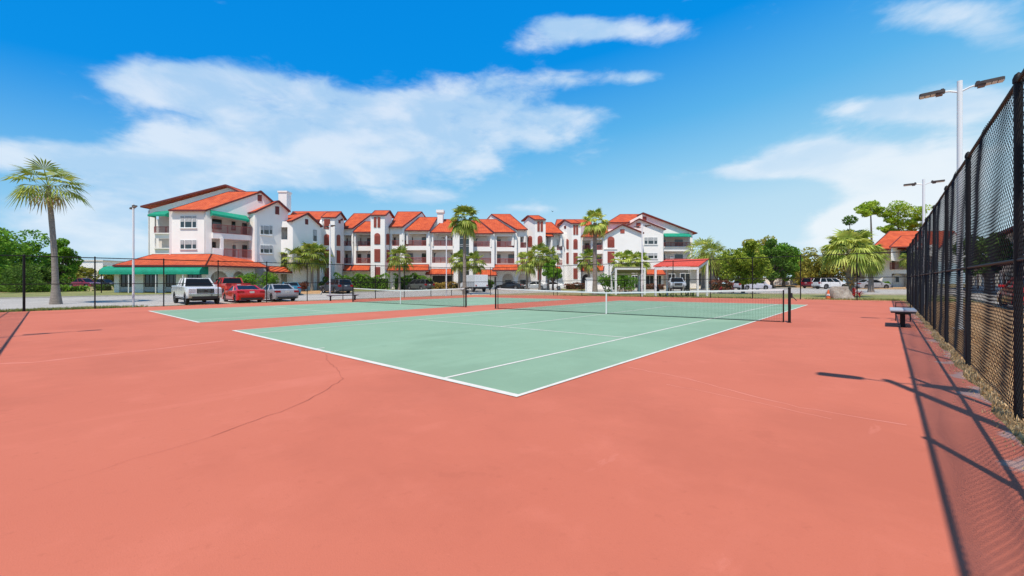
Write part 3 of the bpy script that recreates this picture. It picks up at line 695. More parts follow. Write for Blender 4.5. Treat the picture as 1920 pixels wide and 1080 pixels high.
def skirt(fc, x0, x1, yt, yb, out_=1.1, lx=0.0, rx=0.0):
    """small tiled lean-to roof over the ground floor"""
    A0, B0 = fc.P(x0 + lx, yt), fc.P(x1 - rx, yt); B0.z = A0.z; A1, B1 = fc.P(x0, yb, out_), fc.P(x1, yb, out_); B1.z = A1.z
    r = roofslab([A1, B1, B0, A0], 'lean_to_roof')
    u = MB(); u.add([A1, B1, B0, A0, Vector((A0.x, A0.y, A1.z)), Vector((B0.x, B0.y, B1.z))], [(0, 3, 4), (1, 5, 2), (0, 4, 5, 1)])
    part('soffit', MB().prism([A1 + Vector((0, 0, -.16)), B1 + Vector((0, 0, -.16)), Vector((B0.x, B0.y, B1.z - .16)), Vector((A0.x, A0.y, A1.z - .16))], (0, 0, -.1)), MT['stucco2'], r)
    return r
def bay(fc, x0, x1, ytop, rows, ybot, depth=1.25, pl=1.5, pr=1.5, door='glass', archin=False):
    """an open-fronted stack of balconies. rows: (top, floor, rail top)"""
    ys = [ytop] + [v for r_ in rows for v in r_[:2]] + [ybot]
    for i in range(0, len(ys), 2): part('wall', fc.rect(MB(), x0, ys[i], x1, ys[i + 1], 0, -.3), MT['stucco'])
    for xa, xb in ((x0, x0 + pl), (x1 - pr, x1)):
        if xb - xa > .3:
            p = MB(); fc.rect(p, xa, ys[1], xb, ys[-2], .002, -.3); part('pillar', p, MT['stucco'])
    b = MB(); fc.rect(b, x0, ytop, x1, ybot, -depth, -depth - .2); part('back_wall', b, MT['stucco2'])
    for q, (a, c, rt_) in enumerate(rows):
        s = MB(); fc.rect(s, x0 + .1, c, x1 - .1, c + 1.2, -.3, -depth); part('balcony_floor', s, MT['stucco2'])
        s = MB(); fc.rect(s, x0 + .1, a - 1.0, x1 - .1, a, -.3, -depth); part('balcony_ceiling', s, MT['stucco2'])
        w_ = x1 - x0; hh = c - a
        for (f0, f1) in ((.10, .28), (.62, .90)) if w_ > 20 else ((.3, .7),):
            g = MB(); fc.rect(g, x0 + w_ * f0, a + hh * .22, x0 + w_ * f1, c, -depth + .06, -depth - .02); dr = part('balcony_door', g, MT['door'])
            g = MB(); fc.rect(g, x0 + w_ * f0 + .5, a + hh * .28, x0 + w_ * f1 - .5, c - 1, -depth + .09, -depth + .04); part('pane', g, MT['glass'], dr)
        if archin:
            r_ = hh * .95; xc = x0 + w_ * .5; pp = [(xc + w_ * .36, c), (xc - w_ * .36, c)] + [(xc - w_ * .36 * math.cos(math.pi * i / 8), a + hh * .45 - hh * .4 * math.sin(math.pi * i / 8)) for i in range(9)]
            g = MB(); fc.poly(g, pp, -depth + .12, -depth - .02); part('arch_recess', g, MT['stucco2'])
        if rt_: railing(fc, x0 + pl, rt_, x1 - pr, c - .6, off=-.12)
def archpoly(x0, x1, yt, yb, n=9):
    r = (x1 - x0) / 2; xc = (x0 + x1) / 2; rise = min(r, (yb - yt) * .6)
    return [(x0, yb)] + [(xc - r * math.cos(math.pi * i / (n - 1)), yt + rise - rise * math.sin(math.pi * i / (n - 1))) for i in range(n)] + [(x1, yb)]
def arcade(fc, x0, x1, yt, yb, arches, depth=1.2):
    """ground-floor wall with arched openings: the wall is built around them"""
    w = MB(); xs = x0
    for (a, b, t) in arches:
        fc.poly(w, [(xs, yt), (a, yt), (a, yb), (xs, yb)])
        ap = archpoly(a, b, t, yb); top = ap[1:-1]; k = len(top)
        for i in range(k - 1): fc.poly(w, [(top[i][0], yt), (top[i + 1][0], yt), top[i + 1], top[i]])
        xs = b
    fc.poly(w, [(xs, yt), (x1, yt), (x1, yb), (xs, yb)]); part('arcade_wall', w, MT['stucco'])
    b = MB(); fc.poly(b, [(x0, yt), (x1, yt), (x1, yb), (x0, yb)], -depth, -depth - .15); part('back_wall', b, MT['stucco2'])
    for (a, b_, t) in arches:
        g = MB(); fc.rect(g, a + (b_ - a) * .25, t + (yb - t) * .35, b_ - (b_ - a) * .2, yb, -depth + .07, -depth - .02); part('door', g, MT['glass'])

# ---- left wing
F0 = Fc(276, 57, 510, 57)            # main gable wall, set back
FB = Fc(322, 52, 386, 52)            # front bay
FS = Fc(386, 51.7, 600, 62.3)        # long side facing the courts
F2 = Fc(476, 54.4, 527, 57.4)        # second gabled block
F3 = Fc(549, 57.4, 601, 61.2)        # third gabled block
YG = 552
wall(F0, [(290, 394.2), (279, 393), (427, 352), (448, 360), (465, 368), (465, 480), (322, 480), (322, 398), (290, 398)])
wall(F0, [(279, 393), (290, 394), (290, YG), (279, YG)])
part('back_wall', F0.rect(MB(), 279, 395, 330, YG, -1.6, -1.8), MT['stucco2'])
for (a, b) in ((438, 447), (466, YG)): wall(F0, [(290, a), (326, a), (326, b), (290, b)])
for (a, b) in ((437, 438.5), (465, 466.5)): part('balcony_floor', F0.rect(MB(), 290, a, 326, b, .3, -1.6), MT['stucco'])
railing(F0, 292, 425.5, 322, 437, .2)
dr = part('balcony_door', F0.rect(MB(), 302, 415, 321, 437, -1.55, -1.62), MT['door']); part('pane', F0.rect(MB(), 303, 416, 320, 436, -1.5, -1.56), MT['glass'], dr)
dr = part('balcony_door', F0.rect(MB(), 301, 456, 321, 466, -1.55, -1.62), MT['door']); part('pane', F0.rect(MB(), 302, 457, 320, 465.5, -1.5, -1.56), MT['glass'], dr)
wall(FB, [(322, 396), (386, 396), (386, 480), (322, 480)])
wall(Fc(322, 52, 322.2, 57.3), [(322, 396), (322.2, 398), (322.2, 480), (322, 480)])
window(FB, 338, 404, 369.5, 428); window(FB, 338, 449.5, 369.5, 467.5)
part('downspout', MB().tube([FB.P(384.5, 397, .08), FB.P(384.5, 476, .08)], .06, 8), MT['white'])
part('downspout', MB().tube([F0.P(279.5, 395, .08), F0.P(279.5, 490, .08)], .06, 8), MT['white'])
# main gable roof: ridge runs away from the view, deep eaves
def rakeroof(fc, pl, pa, pr, depth, over=.5, closed=True):
    A = fc.P(*pa, over); Lp = fc.P(*pl, over); Rp = fc.P(*pr, over); k = -fc.n * depth
    roofslab([Lp, A, A + k, Lp + k]); roofslab([A, Rp, Rp + k, A + k])
rakeroof(F0, (270, 387.5), (427.5, 347.5), (470, 369), 7.5)
roof((316, 393), (386, 393.5), (487.4, 358), (428, 360.5), 51.6, 56.2, drop=False)
e_ = FS.P(386, 394, .35); a_ = FS.P(487.4, 358, .35)
roofslab([FS.P(487.4, 358, .35), FS.P(510, 377.5, .35), FS.P(510, 377.5, -6), FS.P(487.4, 358, -6)])
wall(FS, [(386, 396), (487.4, 360.5), (508, 377.5), (508, 410), (397, 401), (397, YG), (386, YG)])
wall(FS, [(476, 408), (600, 420), (600, 540), (476, 540)])
part('vent', FS.rect(MB(), 483, 365, 490.5, 376.5, .06, -.02), MT['trimred'])
# balconies on the side
part('back_wall', FS.poly(MB(), [(397, 400), (478, 410), (478, 500), (397, 500)], -1.5, -1.7), MT['stucco2'])
part('balcony_floor', FS.poly(MB(), [(397, 436), (477, 443), (477, 452), (397, 447)], .5, -1.5), MT['stucco'])
part('balcony_floor', FS.poly(MB(), [(397, 480), (477, 485), (477, 490), (397, 488)], .5, -1.5), MT['stucco'])
part('balcony_wall', FS.poly(MB(), [(397, 465), (415, 467), (415, 484), (397, 478)], .6, .3), MT['stucco'])
part('pillar', FS.rect(MB(), 411, 446, 417, 488, .55, .1), MT['stucco'])
railing(FS, 397.5, 421, 475, 436, .5); railing(FS, 418, 467, 474, 484, .5)
for (x0, y0, x1, y1) in ((403, 408, 422, 427), (441, 413, 448, 430), (461, 416, 470, 438), (404, 452, 411, 465), (419, 454, 424, 480), (443, 458, 448, 480), (461, 458, 470, 482)):
    dr = part('balcony_door', FS.rect(MB(), x0, y0, x1, y1, -1.42, -1.52), MT['door']); part('pane', FS.rect(MB(), x0 + 1, y0 + 1, x1 - 1, y1 - 1, -1.38, -1.44), MT['glass'], dr)
# side awning
def awning(fc, x0, yt0, yb0, x1, yt1, yb1, out_, val=.25):
    a, b = fc.P(x0, yt0, .02), fc.P(x1, yt1, .02); c, d = fc.P(x1, yb1, out_), fc.P(x0, yb0, out_); z = Vector((0, 0, -val))
    mb = MB(); mb.add([a, b, c, d, c + z, d + z, Vector((a.x, a.y, d.z + z.z)), Vector((b.x, b.y, c.z + z.z))], [(0, 1, 2, 3), (3, 2, 4, 5), (0, 3, 5, 6), (1, 7, 4, 2)])
    return part('awning', mb, MT['awning'], fixn=False)
awning(FS, 394, 393.5, 402, 462, 404.5, 414, 1.2); awning(F0, 292, 397, 405, 324, 394, 405, 1.3)
# second block
wall(F2, [(477, 397), (520, 378.5), (527, 383), (540, 396), (540, 425), (527, 425), (527, 540), (477, 540)])
wall(Fc(468, 55.5, 477.5, 54.4), [(466, 400), (477.5, 398), (477.5, 500), (466, 500)])
roofslab([F2.P(476, 396.5, .35), F2.P(520, 376.3, .35), F2.P(520, 376.3, -4), F2.P(476, 396.5, -4)])
roofslab([F2.P(520, 376.3, .35), F2.P(541, 395.5, .35), F2.P(541, 395.5, -4), F2.P(520, 376.3, -4)])
part('vent', F2.rect(MB(), 516, 386.5, 523.2, 401.5, .06, -.02), MT['trimred'])
window(F2, 487.5, 422, 511, 440); window(F2, 487.5, 459, 511, 475)
# third block
F3F = Fc(523, 57.4, 549.2, 57.4)
for pp in ([(524, 415), (549, 415), (549, 426), (524, 426)], [(524, 426), (526.5, 426), (526.5, 449), (524, 449)], [(539, 426), (549, 426), (549, 449), (539, 449)], [(524, 449), (549, 449), (549, 474), (524, 474)], [(538, 474), (549, 474), (549, 545), (538, 545)]):
    wall(F3F, pp)
part('back_wall', F3F.rect(MB(), 524, 415, 549, 545, -1.3, -1.5), MT['stucco2'])
wall(F3, [(549, 414.5), (575.5, 402), (600, 424), (600, 548), (549, 548)])
roofslab([F3.P(545, 413.5, .3), F3.P(575.5, 399, .3), F3.P(575.5, 399, -4.5), F3.P(545, 413.5, -4.5)])
roofslab([F3.P(575.5, 399, .3), F3.P(602, 424, .3), F3.P(602, 424, -4.5), F3.P(575.5, 399, -4.5)])
part('vent', F3.rect(MB(), 572, 410.5, 577.5, 420.5, .06, -.02), MT['trimred'])
window(F3, 586.5, 429, 594, 454, 1)
roof((575, 412), (642, 411), (640, 398), (549, 394.5), 72, 77, drop=True, ends=(False, False))
part('chimney', MB().box(pt(534, 380, 66), (1.3, 1.3, 3.2), -YAW), MT['stucco']); part('chimney_cap', MB().box(pt(534, 361, 66), (1.5, 1.5, .25), -YAW), MT['stucco'])
# restaurant floor and its skirt roof
FR = Fc(213, 48.6, 385, 48.6); FRS = Fc(385, 48.6, 478, 53.2)
ridL, ridR = pt(287, 474, 52.2), pt(397, 476, 51.6)
eL, eR = pt(212, 497, 47.6), pt(386, 497, 47.6); ridL.z = ridR.z; eR.z = eL.z
roofslab([eL, eR, ridR, ridL], 'skirt_roof'); sR = FRS.P(496, 499, 1.0); sT = FS.P(478, 488, 0)
roofslab([eR, Vector((sR.x, sR.y, eR.z)), Vector((sT.x, sT.y, sT.z)), ridR], 'skirt_roof')
for x0, x1 in ((214, 223), (252, 268), (296, 308), (330, 349), (378, 385)): part('pillar', FR.rect(MB(), x0, 498, x1, YG, 0, -.35), MT['stucco'])
part('wall', FR.rect(MB(), 213, 498, 385, 513, .004, -.3), MT['stucco'])
for x0, x1 in ((223, 252), (268, 296), (308, 330), (349, 378)):
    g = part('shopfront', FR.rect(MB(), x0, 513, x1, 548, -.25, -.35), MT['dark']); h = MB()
    for k_ in range(3): FR.rect(h, x0 + (x1 - x0) * (k_ + .08) / 3, 515, x0 + (x1 - x0) * (k_ + .92) / 3, 537, -.2, -.24)
    part('pane', h, MT['glass'], g); h = MB(); FR.rect(h, x0, 538, x1, 547, -.12, -.22); part('panel', h, MT['blind'], g)
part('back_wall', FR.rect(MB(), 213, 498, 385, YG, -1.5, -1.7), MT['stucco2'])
arcade(FRS, 386, 478, 497, YG, [(394, 428, 508), (437, 458, 508.5)])
shutter(FRS, 466.5, 515, 478, 536)
# long barrel awning
mb = MB(); mb.cur = 0; n = 7; pf = []
for i in range(n):
    a = math.pi / 2 * i / (n - 1); pf.append((1.4 * math.sin(a) + .1, 1 - math.cos(a)))
zt, zb = FR.P(300, 499).z, FR.P(300, 512.5, 0).z + .1
xa, xb = FR.P(209, 500), FR.P(392, 500); base = []
for x_ in (xa, xb):
    for (o, f_) in pf: p = x_ + FR.n * o; p.z = zt + (zb - zt) * f_; base.append(p)
    p = x_ + FR.n * 1.5; p.z = zb - .25; base.append(p); p = x_ + FR.n * .1; p.z = zb - .25; base.append(p)
m_ = n + 2; mb.add(base, [tuple(range(m_))[::-1], tuple(range(m_, 2 * m_))] + [(i, i + 1, i + 1 + m_, i + m_) for i in range(n)])
part('barrel_awning', mb, MT['awning'], fixn=False)
for x_ in (190, 241, 292, 343): part('awning_post', MB().tube([pt(x_, 510, 47.2), pt(x_, 551.5, 47.2)], .05, 6), MT['black' if x_ == 190 else 'white'])
wall(Fc(470, 54.6, 524, 57.0), [(478, 500), (524, 503), (524, 545), (478, 547)])
FX = Fc(494, 54, 537, 57.2); skirt(FX, 494, 537, 498.5, 509, 1.0, 3, 1); wall(FX, [(496, 509), (524, 509.5), (524, 540), (496, 538)], m='stucco2')

# ---- centre: stair towers and balcony bays
def tower(fx0, fx1, sx1, T, ye, yapex, xap, xL, shut_f, shut_s, side='r', dT=3.2):
    """front face fx0..fx1 at depth T and a gabled side out to sx1"""
    if side == 'r': ff = Fc(fx0, T, fx1, T); fs = Fc(fx1, T, sx1, T + dT); c = fx1
    else: ff = Fc(fx0, T, fx1, T); fs = Fc(fx1, T, sx1, T + dT)
    if side == 'r':
        wall(ff, [(fx0, ye), (fx1, ye), (fx1, 550), (fx0, 550)], -.3); wall(fs, [(fx1, ye + .5), (xap, yapex + 2.5), (sx1, ye + 4), (sx1, 545), (fx1, 548)], -.3)
        A = fs.P(xap, yapex, .25); E1 = fs.P(fx1 - .7, ye, .25); E2 = fs.P(sx1 + 2.2, ye + 4.5, .25); k = -fs.n * ((fs.P(fx1, 500) - ff.P(fx0 - 2, 500)).length * 1.0)
    k = (ff.P(fx0 - 2, 500) - ff.P(fx1, 500)); k.z = 0
    roofslab([E1, A, A + k, E1 + k]); roofslab([A, E2, E2 + k, A + k])
    for (x0, y0, x1, y1, ar) in shut_f: shutter(ff, x0, y0, x1, y1, ar)
    for (x0, y0, x1, y1, ar) in shut_s: shutter(fs, x0, y0, x1, y1, ar)
    return ff, fs
f, s_ = tower(602, 627.5, 645, 70, 407, 397.5, 637.5, 0,
      [(608, 411, 619, 429, False), (608, 439, 618, 460, True), (608, 468, 619, 491, False), (609, 502, 619, 522, False)],
      [(631, 440, 637.5, 461, True), (631, 469, 637.5, 493, False)])
part('vent', s_.rect(MB(), 634.5, 412, 638, 418, .06, -.02), MT['trimred'])
part('wall', Fc(600, 62.3, 604, 70.2).poly(MB(), [(600, 424), (604, 412), (604, 548), (600, 548)]), MT['stucco'])
tower(695, 721.5, 735, 72, 402.8, 394.5, 728.7, 0,
      [(701, 407, 706, 426.5, False), (708, 407, 713, 426.5, False), (702, 437, 713, 458, True), (702, 467, 713, 491, False), (703, 500.5, 713, 520, False)],
      [(724, 438, 729.5, 459, True), (724.5, 468, 729.5, 492, False)])
TC = 75.5
# roofs of the stepped bays, left of the middle
roof((638, 427), (661, 427.5), (698, 400), (664, 400), 73.5, 79)
roof((662, 434.5), (698, 434.5), (716, 414), (680, 416), 73.3, 77)
roof((730, 424.5), (754.5, 425), (791.5, 396.7), (746, 396.7), 73.5, 80)
roof((759, 431.5), (805.5, 431.5), (821, 407), (787, 407), 74, 79)
roof((807, 435), (852, 435), (856, 411), (832, 411), 74.3, 79)
roof((884, 436.5), (925, 438), (897, 413), (868, 413), 74.6, 79.5)
roof((926, 434), (967, 436), (931, 411), (896, 411), 75.3, 80.5)
roof((969, 429), (989, 430.5), (956, 402), (921, 400.5), 76, 83)
roof((1022, 436), (1056, 437), (1034, 418), (1018, 415), 77.5, 83)
roof((1018, 442), (1038, 443), (1022, 427), (1010, 427), 77, 80)
roof((1040, 424), (1110, 424.5), (1108, 411), (1044, 411.5), 86, 91)
roof((1089, 446), (1131, 441), (1168, 420), (1112, 423), 80.5, 89, drop=False)
B1 = Fc(640, 74, 662, 74); bay(B1, 641, 662, 428, [(441, 461, 452), (470, 494, 484)], 548, pl=4, pr=3)
B2 = Fc(662, 74.2, 696, 74.2); bay(B2, 663, 697, 435, [(440.5, 461.5, 453), (470, 494, 484)], 548, pl=4.5, pr=.5)
B3 = Fc(731, 74, 758, 74); bay(B3, 731, 758, 426, [(439, 461, 451), (469, 493, 483)], 548, pl=4, pr=9)
B4 = Fc(758, 74.5, 807, 74.5); bay(B4, 757.5, 807, 433, [(438.5, 461, 451), (469, 493, 483)], 548, pl=1.5, pr=7.5)
B5 = Fc(807, 74.8, 850, 74.8); bay(B5, 807, 851, 436, [(439, 461, 451), (468, 493, 483)], 548, pl=3, pr=2, archin=True)
# entrance tower with tall dark glazing
FT = Fc(850, 73.2, 887, 73.2)
for x0, x1 in ((850.5, 861.5), (879.5, 887)): part('pillar', FT.rect(MB(), x0, 424, x1, 548, 0, -.5), MT['stucco'])
part('wall', FT.rect(MB(), 861.5, 428, 879.5, 435, -.01, -.3), MT['stucco']); shutter(FT, 862, 421, 880, 430, True)
part('wall', FT.rect(MB(), 850.5, 424, 861, 436, .003, -.9), MT['stucco'])
tg = part('stair_glazing', FT.rect(MB(), 861.5, 435, 879.5, 530, -.3, -.4), MT['glass']); mm = MB()
for y_ in (446, 458, 461, 478, 493, 507): FT.rect(mm, 861.5, y_, 879.5, y_ + 1, -.22, -.32)
FT.rect(mm, 870, 435, 871, 530, -.21, -.31); part('mullion', mm, MT['blind'], tg)
B6 = Fc(887, 75, 926, 75); bay(B6, 887, 927, 438.5, [(441.5, 462.5, 453), (471, 494, 484)], 548, pl=1, pr=6, archin=True)
B7 = Fc(927, 75.8, 970, 75.8); bay(B7, 926.5, 969, 437, [(443, 463.5, 453), (471, 494.5, 485)], 507, pl=5, pr=4.5)
B8 = Fc(969, 76.5, 988, 76.5); bay(B8, 969, 988, 431, [(443.5, 464.5, 455), (472, 495, 485)], 507, pl=6.5, pr=1)
for b_, x0, x1, a, c in ((B1, 633, 662, 497, 507), (B2, 661, 697, 496.5, 507), (B3, 727, 760, 495.5, 507), (B4, 758, 806, 495.5, 507), (B5, 801, 854, 504, 514), (B6, 893, 932, 505, 516), (B7, 924, 972, 495.5, 506.5), (B8, 969, 992, 496, 507)):
    skirt(b_, x0, x1, a, c, 1.3, 3, 2)
for b_, x0, x1 in ((B5, 811, 835), (B5, 838, 848), (B6, 899, 912), (B2, 668, 685), (B4, 775, 790)):
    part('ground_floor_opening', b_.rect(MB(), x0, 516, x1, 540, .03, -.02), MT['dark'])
AR = Fc(927, 75.7, 1000, 75.7); arcade(AR, 930, 989, 508, 547, [(942, 963, 513), (971, 990, 513)])
part('chimney', MB().box(pt(826, 412, 78), (1.0, 1.0, 3.2), -YAW), MT['stucco']); part('chimney_cap', MB().box(pt(826, 397, 78), (1.4, 1.4, .5), -YAW), MT['stucco'])

# right-hand stair towers: gable faces left-front, side faces right
def rtower(x0, x1, x2, T, ye0, ye1, xap, yap, sf, ss, dT=2.6):
    ff = Fc(x0, T + dT, x1, T); fs = Fc(x1, T, x2, T)
    wall(ff, [(x0, ye0 + 3), (xap, yap + 2), (x1, ye1 + 1), (x1, 550), (x0, 550)], -.3); wall(fs, [(x1, ye1), (x2, ye1), (x2, 550), (x1, 550)], -.3)
    A = ff.P(xap, yap, .25); E0 = ff.P(x0 - 2.5, ye0, .25); E1 = ff.P(x1 + .8, ye1, .25); k = fs.P(x2 + 1.5, 500) - fs.P(x1, 500); k.z = 0
    roofslab([E1, A, A + k, E1 + k]); roofslab([A, E0, E0 + k, A + k])
    for q in sf: shutter(ff, *q)
    for q in ss: shutter(fs, *q)
    return ff, fs
rtower(982, 1003.5, 1023, 75.5, 414, 411.5, 991.3, 404, [(990.5, 442.5, 998, 463, True), (991, 471, 998, 494, False)], [(1007.5, 415, 1012, 434, False), (1013.5, 415, 1018, 434, False), (1008, 442, 1017, 463, True), (1008, 502, 1015, 525, False)])
f, s_ = rtower(1049, 1072, 1088.5, 78, 422, 418.5, 1059.5, 411.5, [(1058.5, 448, 1066.5, 467, True), (1058.5, 474, 1066.5, 495, False)], [(1075, 422, 1079, 440, False), (1080, 422, 1084, 440, False), (1075, 448, 1083, 467, True), (1075, 474, 1083, 495, False), (1075, 503, 1083, 523, False)])
part('vent', f.rect(MB(), 1058, 423.5, 1061.5, 429, .06, -.02), MT['trimred'])
B9 = Fc(1022, 78.6, 1056, 78.6); bay(B9, 1022, 1038, 443, [(448, 468, 459), (475, 496, 487)], 548, pl=1, pr=4); bay(B9, 1038, 1057, 438, [(449, 469, 460), (475, 497, 488)], 548, pl=6, pr=2.5)
skirt(B9, 1028, 1052, 500, 508, 1.2, 2, 2)
FL = Fc(1088, 82.5, 1131, 80.3); bay(FL, 1089, 1131, 445, [(451, 470, 461), (477, 497, 487)], 548, pl=2.5, pr=1)
part('pillar', FL.rect(MB(), 1107.5, 451, 1111, 497, .003, -.3), MT['stucco']); skirt(FL, 1091, 1134, 498, 508, 1.2, 2, 1)
part('ground_floor_arch', FL.poly(MB(), archpoly(1092, 1107, 514, 547), .03, -.02), MT['dark'])
part('wall', Fc(1088, 82, 1112, 86).poly(MB(), [(1089, 424), (1112, 424), (1112, 440), (1089, 446)]), MT['stucco'])
# ---- right wing
R1 = Fc(1131, 80, 1205, 80); R2 = Fc(1204, 81.5, 1243, 81.5); R3 = Fc(1150, 84, 1299, 84)
wall(R1, [(1131, 441.5), (1166.6, 422.5), (1204.5, 437.5), (1204.5, 550), (1131, 550)], -3.0)
wall(R2, [(1175, 423), (1198, 412), (1243.5, 429.5), (1243.5, 550), (1175, 550)], -3.0)
wall(R3, [(1178, 415.5), (1204.5, 401.5), (1243, 416), (1243, 550), (1178, 550)]); wall(R3, [(1243, 415.5), (1298.5, 436.5), (1298.5, 443), (1243, 443)]); wall(R3, [(1294, 443), (1298.5, 443), (1298.5, 550), (1294, 550)])
part('back_wall', R3.rect(MB(), 1243, 440, 1298, 550, -1.6, -1.8), MT['stucco2'])
wall(R3, [(1243, 464), (1294, 464), (1294, 471), (1243, 471)]); wall(R3, [(1243, 495), (1294, 495), (1294, 506), (1243, 506)])
for a, c in ((462.5, 464), (493.5, 495.5)): part('balcony_floor', R3.rect(MB(), 1243, a, 1295, c, .2, -1.6), MT['stucco'])
railing(R3, 1243.5, 454.5, 1294.5, 463, .1); railing(R3, 1243.5, 485, 1293, 494, .1)
for (x0, y0, x1, y1) in ((1248, 447, 1254, 462), (1270, 447, 1287, 462), (1248, 475, 1253, 493), (1270, 475, 1287, 493)):
    dr = part('balcony_door', R3.rect(MB(), x0, y0, x1, y1, -1.52, -1.62), MT['white']); part('pane', R3.rect(MB(), x0 + .8, y0 + .8, x1 - .8, y1 - .8, -1.48, -1.54), MT['glass'], dr)
part('grill', R3.rect(MB(), 1258, 480, 1265, 492, -.6, -1.0), MT['blind'])
awning(R3, 1243, 437.5, 444, 1292, 437.5, 444, 1.2, .15)
roof((1139, 417.5), (1178, 415.5), (1204.4, 399.5), (1163, 403.5), 83.5, 89, drop=False); roofslab([R3.P(1204.4, 399, .5), R3.P(1305, 437, .5), R3.P(1305, 437, -8), R3.P(1204.4, 399, -8)]); wall(R3, [(1140, 417), (1178, 416), (1178, 440), (1140, 440)]); rakeroof(R2, (1172, 424), (1197.8, 410), (1247, 429.5), 4.5, .4); rakeroof(R1, (1129, 441.5), (1167, 420.2), (1206, 436.5), 4.5, .4)
for fc_, q in ((R1, (1163, 430, 1171, 437.5)), (R2, (1193, 417.5, 1201, 427)), (R3, (1204.5, 406, 1212, 413))): part('vent', fc_.rect(MB(), *q, .06, -.02), MT['shutter'])
for y0, y1 in ((444.5, 458.5), (474, 485)): window(R2, 1207.5, y0, 1233, y1)
shutter(R1, 1139, 443.5, 1152, 464, True); shutter(R1, 1139, 471.5, 1152, 493)
part('ledge', R1.rect(MB(), 1132, 466, 1157, 467.5, .15, -.02), MT['stucco'])
part('downspout', MB().tube([R2.P(1243, 430, .1), R2.P(1243, 540, .1)], .07, 8), MT['white'])
skirt(R2, 1208, 1244, 505, 514.5, 1.3, 1, 1); skirt(R3, 1290, 1348, 492, 502, 1.4, 6, 3)
for fc_, x0, y0, x1, y1 in ((R2, 1210, 516, 1226, 534), (R2, 1228, 516, 1240, 534), (R3, 1252, 513, 1266, 532), (R3, 1275, 512, 1294, 540), (R3, 1308, 512, 1320, 536), (R1, 1168, 516, 1178, 540), (R1, 1184, 516, 1196, 540)):
    dr = part('ground_floor_window', fc_.rect(MB(), x0, y0, x1, y1, .06, -.02), MT['white']); mid = (x0 + x1) / 2
    part('pane', fc_.rect(fc_.rect(MB(), x0 + .9, y0 + 1, mid - .5, y1 - .8, .1, .05), mid + .5, y0 + 1, x1 - .9, y1 - .8, .1, .05), MT['glass'], dr)
wall(R3, [(1298, 503), (1346, 503), (1346, 548), (1298, 548)], -.3)
# rear of the block, so that it is closed when seen from the side
def mass(x0, x1, T0, T1, ytop, Tt): 
    z = pt(900, ytop, Tt).z; mb = MB(); A_, B_, C2, D2 = atT(x0, T0), atT(x1, T0), atT(x1, T1), atT(x0, T1)
    mb.prism([Vector((p.x, p.y, -.3)) for p in (A_, B_, C2, D2)], (0, 0, z + .3)); part('rear_wall', mb, MT['stucco'])
mass(282, 440, 59, 66, 395, 52); mass(560, 605, 65.5, 78, 424, 70); mass(606, 1085, 79, 86, 432, 74.5); mass(1100, 1160, 85, 90, 440, 80); mass(1180, 1296, 86.5, 93, 436, 84)

# ------------------------------------------------------------------ buildings on the right
b2 = empty('apartment_building', atT(1670, 76), 0, 'two storey white apartment building with arched garage beyond the large palm on the right', 'building')
CUR[0] = b2.location.copy(); apt_keep = apt; apt = b2
FA = Fc(1600, 80, 1900, 72)
wall(FA, [(1646, 476), (1672, 466), (1760, 458), (1760, 484), (1700, 470), (1672, 470), (1672, 560), (1646, 560)])
wall(FA, [(1672, 466), (1760, 462), (1760, 470), (1672, 471)]); wall(FA, [(1672, 505), (1760, 506), (1760, 513), (1672, 513)]); wall(FA, [(1700, 513), (1760, 513), (1760, 560), (1700, 560)])
wall(FA, [(1604, 486), (1646, 480), (1646, 494), (1604, 496)]); wall(FA, [(1622, 494), (1646, 494), (1646, 560), (1622, 560)])
part('back_wall', FA.rect(MB(), 1604, 470, 1760, 560, -1.8, -2), MT['stucco2']); railing(FA, 1669, 493, 1704, 505, .05); railing(FA, 1709, 493, 1758, 505, .05)
part('pillar', FA.rect(MB(), 1704, 468, 1708, 510, .01, -.4), MT['stucco'])
awning(FA, 1676, 470, 482, 1703, 470, 482, 1.1)
part('garage_arch', FA.poly(MB(), archpoly(1674, 1699, 513, 545), -.8, -1.2), MT['stucco2']); dr = part('garage_window', FA.rect(MB(), 1682, 518, 1690, 530, -.7, -.85), MT['white']); part('pane', FA.rect(MB(), 1683, 519, 1689, 529, -.65, -.75), MT['glass'], dr)
for q in ((1676, 478, 1686, 504), (1606, 497, 1620, 520)): dr = part('balcony_door', FA.rect(MB(), *q, -1.7, -1.85), MT['door']); part('pane', FA.rect(MB(), q[0] + 1, q[1] + 1, q[2] - 1, q[3] - 1, -1.66, -1.75), MT['glass'], dr)
roof((1632, 470), (1760, 462), (1790, 425), (1668, 441), 76, 83, drop=True)
roof((1668, 464), (1708, 461), (1730, 440), (1690, 444), 74, 78, drop=True)
roof((1600, 487), (1650, 482), (1660, 474), (1608, 478), 77, 80, drop=False)
b3 = empty('apartment_building', (18, 48, gz(18, 48)), 0, 'long white building with red tile eaves seen through the near part of the right fence', 'building')
CUR[0] = b3.location.copy(); apt = b3
x3 = 17.5; zt = 6.1
def wx(mb, y0, y1, z0, z1, x0=0.0, dx=-.25): mb.prism([(x3 + x0, y0, z0), (x3 + x0, y1, z0), (x3 + x0, y1, z1), (x3 + x0, y0, z1)], (-dx, 0, 0)); return mb
part('wall', wx(MB(), 22, 74, -.2, zt), MT['stucco'])
for k_ in range(9):
    y_ = 24 + k_ * 5.4
    for z_ in (.9, 3.7):
        w_ = part('window', wx(MB(), y_, y_ + 2.2, z_, z_ + 1.5, -.06, -.1), MT['white']); g = MB(); wx(g, y_ + .15, y_ + 1.03, z_ + .12, z_ + 1.38, -.09, -.05); wx(g, y_ + 1.17, y_ + 2.05, z_ + .12, z_ + 1.38, -.09, -.05); part('pane', g, MT['glass'], w_)
    d_ = part('door', wx(MB(), y_ + 3, y_ + 4, .2, 2.3, -.05, -.1), MT['door'])
